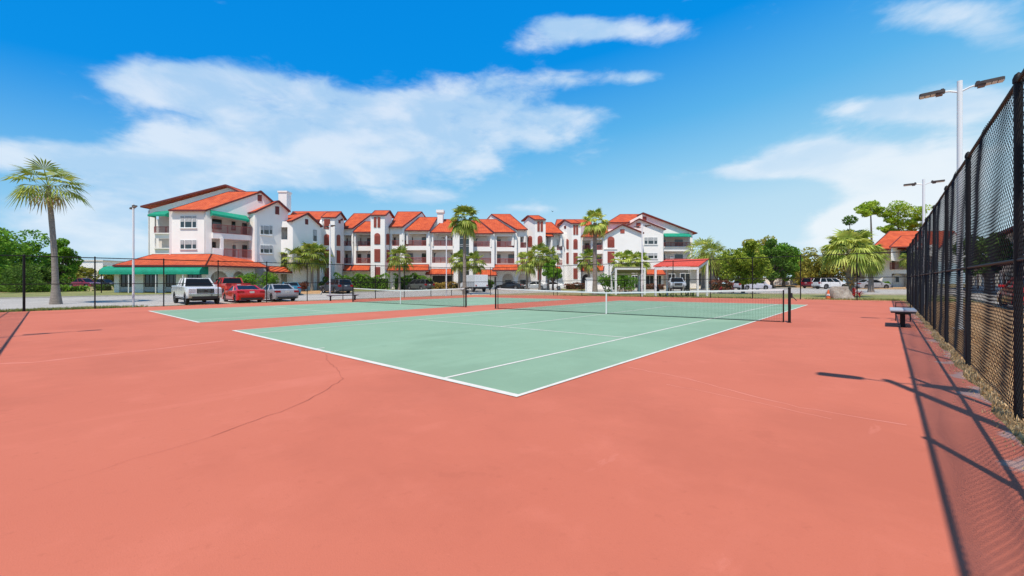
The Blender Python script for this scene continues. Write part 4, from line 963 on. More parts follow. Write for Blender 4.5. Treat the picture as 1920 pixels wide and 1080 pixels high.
roofslab([(x3 - .9, 21.5, zt), (x3 - .9, 74.5, zt), (x3 + 5, 74.5, zt + 2.6), (x3 + 5, 21.5, zt + 2.6)])
roofslab([(x3 + 5, 21.5, zt + 2.6), (x3 + 5, 74.5, zt + 2.6), (x3 + 11, 74.5, zt), (x3 + 11, 21.5, zt)])
roofslab([(x3 - 1.3, 24, 3.0), (x3 - 1.3, 72, 3.0), (x3, 72, 3.7), (x3, 24, 3.7)], 'lean_to_roof')
part('gable_wall', MB().prism([(x3, 22, -.2), (x3 + 10, 22, -.2), (x3 + 10, 22, zt), (x3 + 5, 22, zt + 2.4), (x3, 22, zt)], (0, .25, 0)), MT['stucco'])
part('gable_wall', MB().prism([(x3, 74, -.2), (x3 + 10, 74, -.2), (x3 + 10, 74, zt), (x3 + 5, 74, zt + 2.4), (x3, 74, zt)], (0, -.25, 0)), MT['stucco'])
part('rear_wall', MB().prism([(x3 + 10, 22.3, -.2), (x3 + 10, 73.7, -.2), (x3 + 10, 73.7, zt), (x3 + 10, 22.3, zt)], (-.25, 0, 0)), MT['stucco'])
apt = apt_keep
# small pale building far off on the left
def shed(name, px, T, w, h, d, label, rf='stucco2'):
    p = atT(px, T); r = empty(name, p, -YAW, label, 'building'); m = MB(); m.box((0, 0, h / 2), (w, d, h)); m.build('wall', MT['stucco'], r)
    m = MB(); m.box((0, 0, h + .15), (w + .6, d + .6, .3)); m.build('roof', MT[rf], r)
    g = MB()
    for k_ in range(max(1, int(w / 4))): g.box((-w / 2 + 2 + 4 * k_, -d / 2 - .03, h * .55), (2, .1, h * .35))
    g.build('window_band', MT['glass'], r); return r
shed('distant_building', 168, 130, 18, 7.5, 10, 'low pale flat roofed building far beyond the left car park')
shed('distant_building', 30, 110, 16, 6, 10, 'pale building mostly hidden behind the big left tree')

# ------------------------------------------------------------------ pavilions
def pav_post(mb, p, h, w=.16): mb.box((p[0], p[1], h / 2 - .05), (w, w, h + .1), -YAW)
def pavilion_red():
    c = atT(1278, 38); r = empty('picnic_pavilion', c, 0, 'white open shelter with red metal shed roof standing behind the far fence', 'pavilion')
    fl, fr_, bl, br = atT(1229, 37.4), atT(1308, 36.8), atT(1251, 39.8), atT(1325.5, 38.2)
    zf, zb = 2.62, 3.30
    for p, h in ((fl, zf), (fr_, zf), (bl, zb), (br, zb)):
        q = p - c; m = MB(); m.box((q.x, q.y, h / 2 + p.z - c.z - .1), (.16, .16, h + .1), -YAW); m.build('post', MT['white'], r)
    q = [p - c for p in (fl, fr_, br, bl)]
    for a, b, za, zb_ in ((0, 1, zf, zf), (1, 2, zf, zb), (3, 2, zb, zb), (0, 3, zf, zb)):
        m = MB(); m.bar((q[a].x, q[a].y, za - .12), (q[b].x, q[b].y, zb_ - .12), .10, .24); m.build('beam', MT['white'], r)
    def ext(p, z): 
        d = Vector((p.x, p.y, 0)) * 1.08; return Vector((d.x, d.y, z))
    P = [ext(q[0], zf + .03), ext(q[1], zf + .03), ext(q[2], zb + .07), ext(q[3], zb + .07)]
    m = MB(); m.prism(P, (0, 0, .06)); rf = m.build('roof', MT['redroof'], r)
    m = MB(); n = 14
    for i in range(n + 1): m.bar(P[0].lerp(P[1], i / n) + Vector((0, 0, .07)), P[3].lerp(P[2], i / n) + Vector((0, 0, .07)), .04, .03)
    m.build('roof_seams', MT['redroof'], rf)
    m = MB(); m.prism([q[i] * 1.15 + Vector((0, 0, -.12)) for i in range(4)], (0, 0, .09)); m.build('floor_slab', MT['curb'], r)
pavilion_red()
def pavilion_white():
    c = atT(1180, 46); r = empty('picnic_pavilion', c, 0, 'white framed shelter with beige underside standing left of the red roofed one', 'pavilion')
    fl, fr_, bl, br = atT(1154.5, 44.6), atT(1208.5, 44.6), atT(1147, 48.5), atT(1199, 48.5); q = [p - c for p in (fl, fr_, br, bl)]
    zf, zb = 2.85, 2.35
    for p, h in zip((fl, fr_, br, bl), (zf, zf, zb, zb)):
        v = p - c; m = MB(); m.box((v.x, v.y, h / 2 - .1), (.2, .2, h + .15), -YAW); m.build('post', MT['white'], r)
    for a, b, za, zb_ in ((0, 1, zf, zf), (1, 2, zf, zb), (3, 2, zb, zb), (0, 3, zf, zb)):
        m = MB(); m.bar((q[a].x, q[a].y, za - .1), (q[b].x, q[b].y, zb_ - .1), .08, .2); m.build('beam', MT['white'], r)
    P = [Vector((v.x * 1.05, v.y * 1.05, z)) for v, z in zip(q, (zf + .04, zf + .04, zb + .04, zb + .04))]
    m = MB(); m.prism(P, (0, 0, .07)); m.build('roof', mat('beige_roof', (.36, .33, .22), .8), r)
pavilion_white()
def picnic(px, T, rz, label):
    r = empty('picnic_table', atT(px, T), rz, label, 'picnic table')
    m = MB()
    for i in range(5): m.box((0, -.32 + .16 * i, .75), (1.8, .14, .045))
    m.build('table_top', MT['wood'], r)
    for s in (-1, 1): m = MB(); m.box((0, s * .72, .45), (1.8, .26, .045)); m.build('seat', MT['wood'], r)
    for s in (-1, 1):
        m = MB(); m.bar((s * .65, -.75, 0), (s * .65, -.2, .74), .05, .09); m.bar((s * .65, .75, 0), (s * .65, .2, .74), .05, .09); m.bar((s * .7, -.8, .42), (s * .7, .8, .42), .05, .08); m.build('leg_frame', MT['wood'], r)
picnic(1170, 46.3, -YAW, 'tan wooden picnic table under the white framed shelter')
def chair(px, T, rz, m_, label):
    r = empty('lawn_chair', atT(px, T), rz, label, 'chair')
    m = MB(); m.box((0, 0, .38), (.55, .5, .04)); m.build('seat', m_, r)
    m = MB(); m.bar((0, .22, .38), (0, .45, 1.0), .55, .03, up=(1, 0, 0)); m.build('backrest', m_, r)
    for sx in (-1, 1):
        for sy in (-1, 1): m = MB(); m.box((sx * .25, sy * .22, .19), (.05, .05, .38)); m.build('leg', m_, r)
        m = MB(); m.box((sx * .29, 0, .6), (.06, .55, .03)); m.build('armrest', m_, r)
tanp = mat('tan_resin', (.55, .47, .38), .6)
chair(1236, 38.2, -YAW + .5, MT['plastic'], 'dark lawn chair at the left side under the red roofed pavilion')
chair(1283, 38.2, -YAW + 2.6, tanp, 'tan lawn chair in front of the grey truck under the red roofed pavilion')
chair(1293, 38.6, -YAW + 2.2, MT['plastic'], 'dark lawn chair at the right side under the red roofed pavilion')

# ------------------------------------------------------------------ vegetation
def leaf(mb, p, s, rg, asp=.6, up=None):
    a = Vector((rg.gauss(0, 1), rg.gauss(0, 1), rg.gauss(0, 1))).normalized(); b = a.cross(Vector((rg.gauss(0, 1), rg.gauss(0, 1), rg.gauss(0, 1)))).normalized()
    a *= s; b *= s * asp; n = len(mb.v)
    mb.v += [tuple(p - a * .5), tuple(p + b * .5), tuple(p + a * .5), tuple(p - b * .5)]; mb.f.append((n, n + 1, n + 2, n + 3)); mb.m.append(0)
def blob(mb, c, r, n, s, rg, flat=1.0):
    for _ in range(n):
        d = Vector((rg.gauss(0, 1), rg.gauss(0, 1), rg.gauss(0, 1))).normalized(); k = rg.uniform(.55, 1.05) ** .6
        leaf(mb, Vector((c.x + d.x * r * k, c.y + d.y * r * k, c.z + d.z * r * k * flat)), s * rg.uniform(.6, 1.3), rg)
def crown_mesh(R3_, H3, lumps, leaves, s, rg, bias=0.0, rl=(.15, .34)):
    """many leaf clumps spread through an uneven volume; returns mesh builder and clump centres"""
    mb = MB(); cs = []
    for i in range(lumps):
        d = Vector((rg.gauss(0, 1), rg.gauss(0, 1), rg.gauss(0, 1) + bias)).normalized(); k = rg.uniform(.3, 1.0)
        r = R3_ * rg.uniform(*rl); c = Vector((d.x * (R3_ - r * .6) * k, d.y * (R3_ - r * .6) * k, d.z * (H3 - r * .5) * k)); cs.append(c)
        blob(mb, c, r, int(leaves / lumps), s, rg, .8)
    return mb, cs
def tree(px, T, ctr_y, halfw, halfh, m, label, name='tree', seed=1, lumps=26, leaves=5200, s=.30, trunk_r=.2, group=None, cat='tree', base=None, bias=0):
    """crown centred on bearing px at picture height ctr_y, half sizes in metres"""
    rg = random.Random(seed); g = atT(px, T) if base is None else base; zc = CH + (HOR - ctr_y) / F * T
    r = empty(name, g, rg.uniform(0, 6), label, cat, group)
    cm, cs = crown_mesh(halfw, halfh, lumps, leaves, s, rg, bias)
    cm.v = [(v[0], v[1], v[2] + zc - g.z) for v in cm.v]
    cm.build('crown', m, r, fixn=False)
    t = MB(); hc = zc - g.z; fork = max(.5, (hc - halfh) * .9 + .3)
    t.tube([(0, 0, -.1), (rg.uniform(-.1, .1), rg.uniform(-.1, .1), fork * .5), (0, 0, fork)], [trunk_r * 1.3, trunk_r, trunk_r * .9], 8)
    for c in cs[:14]:
        e = Vector((c.x, c.y, c.z + hc)); mid = Vector((0, 0, fork)).lerp(e, .5) + Vector((0, 0, .15 * halfh)); t.tube([(0, 0, fork - .1), mid, e], [trunk_r * .6, trunk_r * .35, trunk_r * .12], 5)
    t.build('trunk', MT['bark'], r, smooth=True); return r
def fan_leaf(mb, base, dirv, length, fanr, nl, rg, droop, wid=.055):
    dirv = dirv.normalized(); side = dirv.cross(Vector((0, 0, 1)))
    if side.length < .1: side = Vector((1, 0, 0))
    side.normalize(); upv = side.cross(dirv)
    p0 = base; p1 = base + dirv * length * .55; p2 = base + dirv * length - Vector((0, 0, droop * .25 * length))
    d2 = (p2 - p1).normalized()
    for a, b in ((p0, p1), (p1, p2)):
        n = len(mb.v); w = side * .03; mb.v += [tuple(a - w), tuple(a + w), tuple(b + w), tuple(b - w)]; mb.f.append((n, n + 1, n + 2, n + 3)); mb.m.append(0)
    for i in range(nl):
        a = (i / (nl - 1) - .5) * R(200); dv = (d2 * math.cos(a) + side * math.sin(a)).normalized(); L_ = fanr * (1 - .25 * abs(a) / R(100)) * rg.uniform(.85, 1.1)
        q1 = p2 + dv * L_ * .55 + upv * .06 - Vector((0, 0, droop * .10 * L_)); q2 = p2 + dv * L_ - Vector((0, 0, (droop * rg.uniform(.4, .8)) * L_))
        wv = dv.cross(upv).normalized() * wid; n = len(mb.v)
        mb.v += [tuple(p2), tuple(q1 - wv), tuple(q2), tuple(q1 + wv)]; mb.f.append((n, n + 1, n + 2, n + 3)); mb.m.append(0)
def palm(px, T, crown_y, R_, label, name='palm_tree', seed=1, nf=34, trunk_r=.17, lean=0.0, m='fan', boots=False, flare=1.35, high=68, drp=1.0, group=None, base=None, dry=5, crown_px=None, nl=17, low=-.55, wid=.06):
    rg = random.Random(seed); g = atT(px, T) if base is None else base; zc = CH + (HOR - crown_y) / F * T - g.z
    r = empty(name, g, 0, label, 'palm tree', group)
    top = Vector((0, 0, zc))
    if crown_px is not None: top += rgt * ((crown_px - px) / F * T)
    k = 14; path = []; rs = []
    for i in range(k + 1):
        f = i / k; p = Vector((0, 0, -.1)).lerp(top, f); p += rgt * math.sin(f * math.pi) * lean; path.append(p)
        rs.append(trunk_r * ((1.0 + (flare - 1) * max(0, 1 - f / .22) ** 1.5) - .28 * f) * rg.uniform(.97, 1.03))
    t = MB(); t.tube(path, rs, 12); tr_ = t.build('trunk', MT['trunk'], r, smooth=True)
    if boots:
        b = MB()
        for i in range(int(zc * 26)):
            f = rg.uniform(.12, .98); p = Vector((0, 0, 0)).lerp(top, f); a = rg.uniform(0, 6.28); d = Vector((math.cos(a), math.sin(a), .9)).normalized()
            b.bar(p + Vector((math.cos(a), math.sin(a), 0)) * trunk_r * .45, p + Vector((math.cos(a), math.sin(a), 0)) * trunk_r * .8 + d * .28, .10, .03, up=(math.cos(a), math.sin(a), 0))
        b.build('leaf_bases', MT['straw'], tr_)
    c = MB(); ln = R_ * .48; fr_ = R_ * .55
    for i in range(nf):
        a = i * 2.399 + rg.uniform(-.3, .3); f = i / nf; el = R(high) * (1 - f) + R(90) * low * f; el += rg.uniform(-.18, .18)
        d = Vector((math.cos(a) * math.cos(el), math.sin(a) * math.cos(el), math.sin(el)))
        fan_leaf(c, top + d * .12, d, ln * rg.uniform(.8, 1.15), fr_, nl, rg, (.35 + .75 * f) * drp, wid)
    c.build('crown', MT[m], r, fixn=False)
    if dry:
        c = MB()
        for i in range(dry):
            a = rg.uniform(0, 6.28); el = R(-50) + rg.uniform(-.3, .3); d = Vector((math.cos(a) * math.cos(el), math.sin(a) * math.cos(el), math.sin(el)))
            fan_leaf(c, top + d * .1, d, ln * .6, fr_ * .7, 11, rg, 1.0, wid)
        c.build('dry_fronds', MT['deadfan'], r, fixn=False)
    return r
palm(105, 30.0, 349, 2.4, 'tall palm with smooth pale trunk standing at the far left behind the fence', seed=3, nf=22, trunk_r=.19, crown_px=90, lean=.12, dry=5, low=-.25, wid=.055, flare=1.9, high=48, drp=.7)
palm(871, 51.5, 410, 2.3, 'tallest palm in the middle, in front of the glazed entrance tower', seed=5, nf=30, trunk_r=.23, dry=9, low=-.5, wid=.10)
palm(1115.5, 44.5, 418, 1.75, 'tall slim palm with yellowish crown left of the white framed shelter', seed=7, nf=20, trunk_r=.25, m='fanpale', dry=9, low=-.25, wid=.09)
small = [(552, 58, 484, 2.2, 'small palm with criss-cross trunk in front of the third gabled block', True), (585, 58.5, 476, 2.3, 'small palm left of the pair beside the first stair tower', False), (597, 59.5, 480, 2.2, 'small palm nearest to the first stair tower', False),
         (749, 68, 483, 2.6, 'short palm rising above the long green hedge', False), (861, 67, 489, 2.2, 'small palm left of the tallest palm at the entrance', False), (889, 67, 491, 2.2, 'small palm right of the tallest palm at the entrance', False),
         (988, 67, 490, 2.3, 'small palm above the silver sedan', False), (1012, 67, 480, 2.7, 'larger small palm between silver and white sedans', False), (1028, 68, 482, 2.3, 'small palm directly left of the round tree near the white sedan', False),
         (1104, 62, 488, 2.2, 'small palm partly behind the slim tall palm', False), (1165, 60, 490, 2.0, 'pale small palm above the left end of the white framed shelter', False), (1182, 60, 488, 2.0, 'pale small palm above the middle of the white framed shelter', False), (1198, 61, 491, 1.9, 'pale small palm above the right end of the white framed shelter', False)]
for i, (px, T, cy_, R_, lb, bt) in enumerate(small):
    palm(px, T, cy_, R_, lb, seed=20 + i, nf=22, trunk_r=.2, boots=bt, m='fanpale' if i > 9 or i in (6,) else 'fan', group='small palms in front of the apartment building', dry=3, nl=11, low=-.42, wid=.12)
palm(1594, 33.0, 468, 2.2, 'large low palm with spreading fronds and shaggy trunk beside the boulder', seed=51, nf=32, trunk_r=.26, boots=True, m='fanpale', dry=5, nl=19, low=-.28, wid=.075)
palm(1633, 46, 480, 1.7, 'darker low palm between the large palm and the right hand building', seed=52, nf=46, trunk_r=.25, m='fan', dry=6, nl=15, low=-.9, wid=.07)
palm(1703, 58, 486, 1.3, 'small palm against the balcony of the right hand building', seed=53, nf=30, trunk_r=.2, m='fan', dry=2, nl=11)
palm(1318, 70, 470, 3.3, 'tall pale palm clump left of the magnolia', seed=54, nf=34, trunk_r=.28, m='fanpale', dry=5, nl=11, wid=.09)
palm(1335, 66, 478, 3.0, 'palm half hidden behind the magnolia', seed=55, nf=34, trunk_r=.28, m='fan', dry=5, nl=11, wid=.09)

tree(12, 60, 488, 6.4, 5.6, MT['oak'], 'big bright green tree at the far left edge', seed=1, lumps=46, leaves=15000, s=.42, trunk_r=.35)
tree(-60, 52, 490, 6.0, 5.0, MT['oak'], 'bright green tree cut by the left edge of the view', seed=2, lumps=30, leaves=8000, s=.42, trunk_r=.3)
tree(116, 66, 492, 3.3, 4.0, MT['oak'], 'bright green tree behind the tall left palm', seed=4, lumps=26, leaves=8000, s=.38, trunk_r=.25)
tree(60, 55, 520, 4.0, 2.6, MT['dark_leaf'], 'dark green bushy tree under the big left tree', seed=5, lumps=20, leaves=5000, s=.35, trunk_r=.2)
tree(160, 88, 513, 3.5, 2.6, MT['olive'], 'small olive green tree in the far left car park', seed=6, lumps=16, leaves=3000, s=.4, trunk_r=.2)
tree(205, 95, 516, 3.2, 2.2, MT['olive'], 'small olive green tree left of the green awning', seed=7, lumps=14, leaves=2500, s=.4, trunk_r=.2)
tree(1393, 45, 493, 3.0, 2.55, MT['magnolia'], 'round magnolia with glossy leaves right of the red roofed pavilion', seed=8, lumps=44, leaves=15000, s=.24, trunk_r=.17)
tree(1470, 80, 483, 4.4, 4.6, MT['oak'], 'tall bright green tree right of the magnolia', seed=9, lumps=30, leaves=9000, s=.42, trunk_r=.3)
tree(1447, 74, 488, 3.6, 4.2, MT['dark_leaf'], 'dark green tree between the magnolia and the tall bright tree', seed=10, lumps=24, leaves=6500, s=.4, trunk_r=.3)
tree(1425, 95, 470, 4.4, 3.4, MT['olive'], 'tree top showing behind the magnolia', seed=11, lumps=18, leaves=4500, s=.45, trunk_r=.3)
tree(1591, 70, 466, 3.8, 5.4, MT['dark_leaf'], 'dark tree rising behind the large low palm', seed=12, lumps=24, leaves=6500, s=.4, trunk_r=.3)
for i, (px, T, cy_, hw, hh, lb) in enumerate([(1522, 86, 503, 5.5, 4.2, 'olive green brush tree behind the white suv'), (1560, 82, 500, 5.0, 4.4, 'olive green brush tree left of the large low palm'), (1500, 92, 505, 4.5, 3.6, 'olive green brush tree right of the tall bright tree'), (1350, 82, 500, 4.4, 3.8, 'olive green tree left behind the magnolia'), (1620, 90, 500, 5.0, 4.0, 'olive green brush tree right behind the large low palm')]):
    tree(px, T, cy_, hw, hh, MT['olive'], lb, seed=60 + i, lumps=26, leaves=6000, s=.42, trunk_r=.2, group='brush trees along the far wall')
tree(1850, 40, 478, 3.0, 2.6, MT['dark_leaf'], 'dark tree seen through the near part of the right fence', seed=70, lumps=20, leaves=4000, s=.35, trunk_r=.2)
tree(1037, 63, 510, 2.3, 1.7, MT['hedge'], 'small round tree beside the white sedan', seed=71, lumps=18, leaves=4500, s=.25, trunk_r=.16)
def pine(px, T, top_y, clumps, label, seed, tr=.22):
    rg = random.Random(seed); g = atT(px, T); r = empty('pine_tree', g, 0, label, 'pine tree'); c = MB(); t = MB()
    ztop = CH + (HOR - top_y) / F * T - g.z; t.tube([(0, 0, -.1), rgt * .3 + Vector((0, 0, ztop * .45)), Vector((0, 0, ztop * .97))], [tr * 1.2, tr, tr * .35], 8)
    for (cx_, cy_, w, h) in clumps:
        z = CH + (HOR - cy_) / F * T - g.z; o = rgt * ((cx_ - px) / F * T) + fwd * rg.uniform(-1.5, 1.5); cc = o + Vector((0, 0, z)); w_, h_ = w / F * T, h / F * T
        zb_ = min(z - .4, ztop * .9) - abs(o.length) * .35
        t.tube([Vector((0, 0, max(zb_, ztop * .3))), cc * .55 + Vector((0, 0, max(zb_, ztop * .3) * .45)), cc], [tr * .4, tr * .28, tr * .1], 5)
        for k in range(11):
            q = cc + rgt * rg.uniform(-.7, .7) * w_ + fwd * rg.uniform(-.7, .7) * w_ + Vector((0, 0, rg.uniform(-.8, .8) * h_))
            blob(c, q, w_ * .45, 120, .32, rg, max(.62, h_ / w_))
    c.build('crown', MT['pine'], r, fixn=False); t.build('trunk', MT['bark'], r, smooth=True)
pine(1632, 88, 377, [(1632, 385, 17, 7), (1618, 392, 13, 7), (1646, 394, 12, 6), (1628, 398, 14, 6)], 'thin pine with small high crown, left of the broader pine', 81, .2)
pine(1683, 88, 383, [(1680, 391, 22, 9), (1664, 402, 14, 8), (1700, 400, 20, 9), (1715, 410, 12, 8), (1672, 418, 16, 9), (1694, 420, 18, 8), (1660, 430, 11, 7), (1712, 425, 12, 8), (1684, 434, 14, 7)], 'broad crowned pine above the right hand building', 82, .25)
def hedge(name, pix, T, y0, y1, m, label, seed=1, dens=55, s=.22, depth=1.3, group=None, rnd=.12):
    """leafy block between two bearings; y0/y1 picture heights of its top and foot"""
    (xa, ta), (xb, tb) = (pix[0], T[0]), (pix[1], T[1]); A_ = atT(xa, ta); B_ = atT(xb, tb); h = (y1 - y0) / F * (ta + tb) / 2; rg = random.Random(seed)
    r = empty(name, A_.lerp(B_, .5), 0, label, name.replace('_', ' ').split()[-1], group); L_ = (B_ - A_).length; u = (B_ - A_) / L_; nv = Vector((-u.y, u.x, 0)).normalized(); o = r.location.copy(); mb = MB(); co = MB()
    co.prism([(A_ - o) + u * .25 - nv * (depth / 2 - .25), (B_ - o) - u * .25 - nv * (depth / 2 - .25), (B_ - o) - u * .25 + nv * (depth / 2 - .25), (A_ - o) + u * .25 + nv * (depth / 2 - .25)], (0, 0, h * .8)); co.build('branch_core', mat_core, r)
    n = int((L_ * h * 2 + L_ * depth * 1.3) * dens)
    for _ in range(n):
        t = rg.uniform(0, L_); wob = rnd * h * (math.sin(t * 1.7 + seed) + .5 * math.sin(t * 4.1)); k = rg.random()
        if k < .4: p = u * t - nv * depth / 2 * (1 if (u.cross(Vector((0, 0, 1)))).dot(fwd) * 1 > 0 else 1) * rg.uniform(.8, 1.1) + Vector((0, 0, rg.uniform(0, h + wob)))
        elif k < .6: p = u * t + nv * depth / 2 * rg.uniform(.8, 1.1) + Vector((0, 0, rg.uniform(0, h + wob)))
        else: p = u * t + nv * rg.uniform(-depth / 2, depth / 2) + Vector((0, 0, h + wob + rg.uniform(-.25, .08)))
        leaf(mb, A_ - o + p, s * rg.uniform(.6, 1.3), rg)
    mb.build('foliage', m, r, fixn=False); return r
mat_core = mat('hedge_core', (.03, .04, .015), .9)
def bush(px, T, cy_, hw, hh, m, label, seed=1, n=1800, s=.2, name='bush', group=None):
    rg = random.Random(seed); g = atT(px, T); r = empty(name, g, 0, label, 'bush', group); zc = max(hh * .75, CH + (HOR - cy_) / F * T - g.z)
    cm, cs = crown_mesh(hw, hh, 14, n, s, rg, .2, (.3, .5)); cm.v = [(v[0], v[1], max(.02, v[2] + zc)) for v in cm.v]; cm.build('foliage', m, r, fixn=False)
    t = MB()
    for c in cs[:6]: t.tube([(0, 0, -.05), Vector((c.x, c.y, c.z + zc))], [.05, .02], 5)
    t.build('stem', MT['bark'], r); return r
hedge('green_hedge', (626, 730), (66, 70), 516, 542, MT['hedge'], 'long tall green hedge behind the first court light, left of the arched gap', 1)
hedge('green_hedge', (738, 800), (70, 70.5), 516, 542, MT['hedge'], 'shorter green hedge behind the grey minivan', 2)
hedge('brown_hedge', (812, 864), (70, 70), 529, 542, MT['hedgebrown'], 'clipped yellow brown hedge left of the white truck', 3)
hedge('dark_hedge', (1059, 1096), (73, 73), 524, 536, MT['redshrub'], 'dark clipped hedge right of the white sedan', 4)
hedge('dark_hedge', (1204, 1245), (74, 74), 526, 535, MT['redshrub'], 'dark clipped hedge behind the gap between the pavilions', 5)
hedge('reddish_hedge', (1330, 1375), (54, 53), 526, 545, MT['redshrub'], 'reddish brown hedge left of the magnolia trunk', 6, group=None)
hedge('low_hedge', (-20, 112), (50, 49), 538, 551, MT['hedge'], 'low green hedge behind the tall left palm', 7)
hedge('low_hedge', (112, 166), (50, 52), 538, 549, MT['hedge'], 'low green hedge in front of the far red car', 8)
hedge('low_hedge', (182, 207), (54, 54), 536, 548, MT['dark_leaf'], 'short dark hedge left of the restaurant front', 9)
bush(462, 50, 527, 1.5, 1.2, MT['hedge'], 'light green bush in front of the second arch of the left wing', 91); bush(507, 53.5, 527, 1.7, 1.3, MT['hedge'], 'round green bush under the small tiled roof of the left wing', 92)
bush(563, 55, 537, 1.0, .8, MT['redshrub'], 'reddish bush behind the blue car', 93); bush(612, 60, 531, 1.2, 1.1, MT['dark_leaf'], 'dark bush at the foot of the first stair tower', 94)
bush(1137, 50, 532, 1.5, 1.4, MT['hedge'], 'green bush right of the slim tall palm', 95); bush(1172, 52, 527, 1.7, 1.4, MT['hedge'], 'bright green bush behind the picnic table', 96, 2600)
bush(30, 47, 537, 2.4, 1.9, MT['dark_leaf'], 'dark flowering bush at the far left under the big tree', 97, 3000); bush(803, 67, 533, 1.2, 1.2, MT['hedge'], 'small bush beside the grey minivan', 98)
bush(918, 70, 535, 1.0, 1.2, MT['dark_leaf'], 'dark bush between the white truck and the black sedan', 99); bush(1652, 72, 533, 1.2, .6, MT['hedge'], 'low bush beside the garage arch of the right hand building', 100)
def spiky(px, T, h, m, label, seed, n=26, name='cordyline_plant', cat='plant'):
    rg = random.Random(seed); r = empty(name, atT(px, T), 0, label, cat); mb = MB()
    for i in range(n):
        a = rg.uniform(0, 6.28); el = rg.uniform(.3, 1.4); z0 = rg.uniform(0, h * .5); d = Vector((math.cos(a) * math.cos(el), math.sin(a) * math.cos(el), math.sin(el))); L_ = h * rg.uniform(.35, .6)
        p = Vector((0, 0, z0)); q = p + d * L_ * .6; e = p + d * L_ - Vector((0, 0, .1 * L_)); w = d.cross(Vector((0, 0, 1))).normalized() * .045; k = len(mb.v)
        mb.v += [tuple(p), tuple(q - w), tuple(e), tuple(q + w)]; mb.f.append((k, k + 1, k + 2, k + 3)); mb.m.append(0)
    mb.build('foliage', m, r, fixn=False); t = MB(); t.tube([(0, 0, -.05), (0, 0, h * .5)], .025, 6); t.build('stem', MT['bark'], r)
spiky(1600, 30.3, .95, MT['cordy'], 'crimson leaved plant directly right of the boulder', 1, 40); spiky(1612, 30.4, .7, MT['cordy'], 'small crimson leaved plant between the boulder and the dark fence post', 2, 20)
spiky(1352, 47, .9, MT['cordy'], 'bright red leafy plant in front of the reddish hedge', 3, 40); spiky(1374, 46, .8, MT['cordy'], 'bright pink red leafy plant left of the magnolia trunk', 4, 34)
ORD = ('leftmost', 'second from the left', 'third from the left', 'middle', 'third from the right', 'second from the right', 'rightmost')
for i in range(7): spiky(1238 + i * 10, 36.8, .38, MT['dark_leaf'], 'low dark plant, %s in the row before the red roofed pavilion' % ORD[i], 30 + i, 16, 'border_plant')
for o in scn.objects:
    if o.name.startswith('border_plant'): o['group'] = 'low dark plants in a row before the red roofed pavilion'
# boulder
rg = random.Random(9); bp = atT(1576, 29.6); r = empty('boulder', bp, .3, 'large pale boulder behind the far fence beside the traffic cone', 'boulder')
bm = bmesh.new(); bmesh.ops.create_icosphere(bm, subdivisions=4, radius=1)
from mathutils import noise as mnoise
for v in bm.verts:
    p = v.co.copy(); k = 1 + .30 * mnoise.noise(p * 1.1) + .12 * mnoise.noise(p * 3); v.co = Vector((p.x * k * .78 * (1 - .12 * p.z), p.y * k * .62, max(-.3, min(.66, p.z * k * .95 + .12 * mnoise.noise(p * 2.2))) * 1.32 + .02))
me = bpy.data.meshes.new('stone'); bm.to_mesh(me); bm.free(); me.materials.append(MT['rock']); o = bpy.data.objects.new('stone', me); scn.collection.objects.link(o); o.parent = r
# traffic cone
r = empty('traffic_cone', atT(1553, 29.4), .2, 'orange and white traffic cone just left of the boulder', 'traffic cone')
m = MB(); m.box((0, 0, .02), (.36, .36, .04)); m.build('base', MT['cone'], r); m = MB(); m.lathe((0, 0, .04), [(.14, 0), (.105, .2)], 14); m.lathe((0, 0, .24), [(.08, .14), (.04, .42)], 14); m.build('cone_body', MT['cone'], r, smooth=True)
m = MB(); m.lathe((0, 0, .24), [(.106, 0), (.081, .14)], 14); m.build('reflective_band', MT['white'], r, smooth=True)
# grass fringes: one object each, nobody could count the blades
def fringe(name, segs, m, label, h, n, seed, spread=.35):
    rg = random.Random(seed); mb = MB()
    for (a, b) in segs:
        a = Vector(a); b = Vector(b); L_ = (b - a).length
        for _ in range(int(n * L_)):
            p = a.lerp(b, rg.random()) + Vector((rg.gauss(0, spread), rg.gauss(0, spread))); z = gz(*p); hh = h * rg.uniform(.4, 1.3); w = Vector((rg.gauss(0, 1), rg.gauss(0, 1), 0)).normalized() * .012 * (1 + 30 * h * .2)
            q = Vector((p.x, p.y, z - .02)); t = q + Vector((rg.gauss(0, .35) * hh, rg.gauss(0, .35) * hh, hh)); k = len(mb.v)
            mb.v += [tuple(q - w), tuple(q + w), tuple(t)]; mb.f.append((k, k + 1, k + 2)); mb.m.append(0)
    o = mb.build(name, m, fixn=False); return tag(o, label, 'grass', kind='stuff')
fringe('grass_tufts', [((-27.0, -19), (-27.0, -11.5)), ((-28.0, -17), (-28.0, -12.5))], MT['grassblade'], 'pale green weeds along the left fence around the palm', .16, 260, 1, .3)
fringe('grass_tufts', [((4.5, 20.6), (9.3, 20.6)), ((-17, 20.4), (1, 20.5)), ((7.5, 21.2), (12, 21.6))], MT['grassblade'], 'dry green weeds along the far fence', .14, 150, 2, .35)
fringe('dry_straw', [((9.62, -14), (9.62, 19.5)), ((10.1, -14), (10.1, 19.5)), ((11, -14), (11, 19))], MT['straw'], 'loose dry straw along the foot of the right fence', .05, 420, 3, .14)
fringe('dry_straw', [((-26.9, -11), (-26.9, 13.5)), ((-26.2, 14.5), (-17.2, 20.3)), ((-17, 20.1), (9, 20.2))], MT['straw'], 'dry straw and dirt along the foot of the far fences', .06, 160, 4, .16)
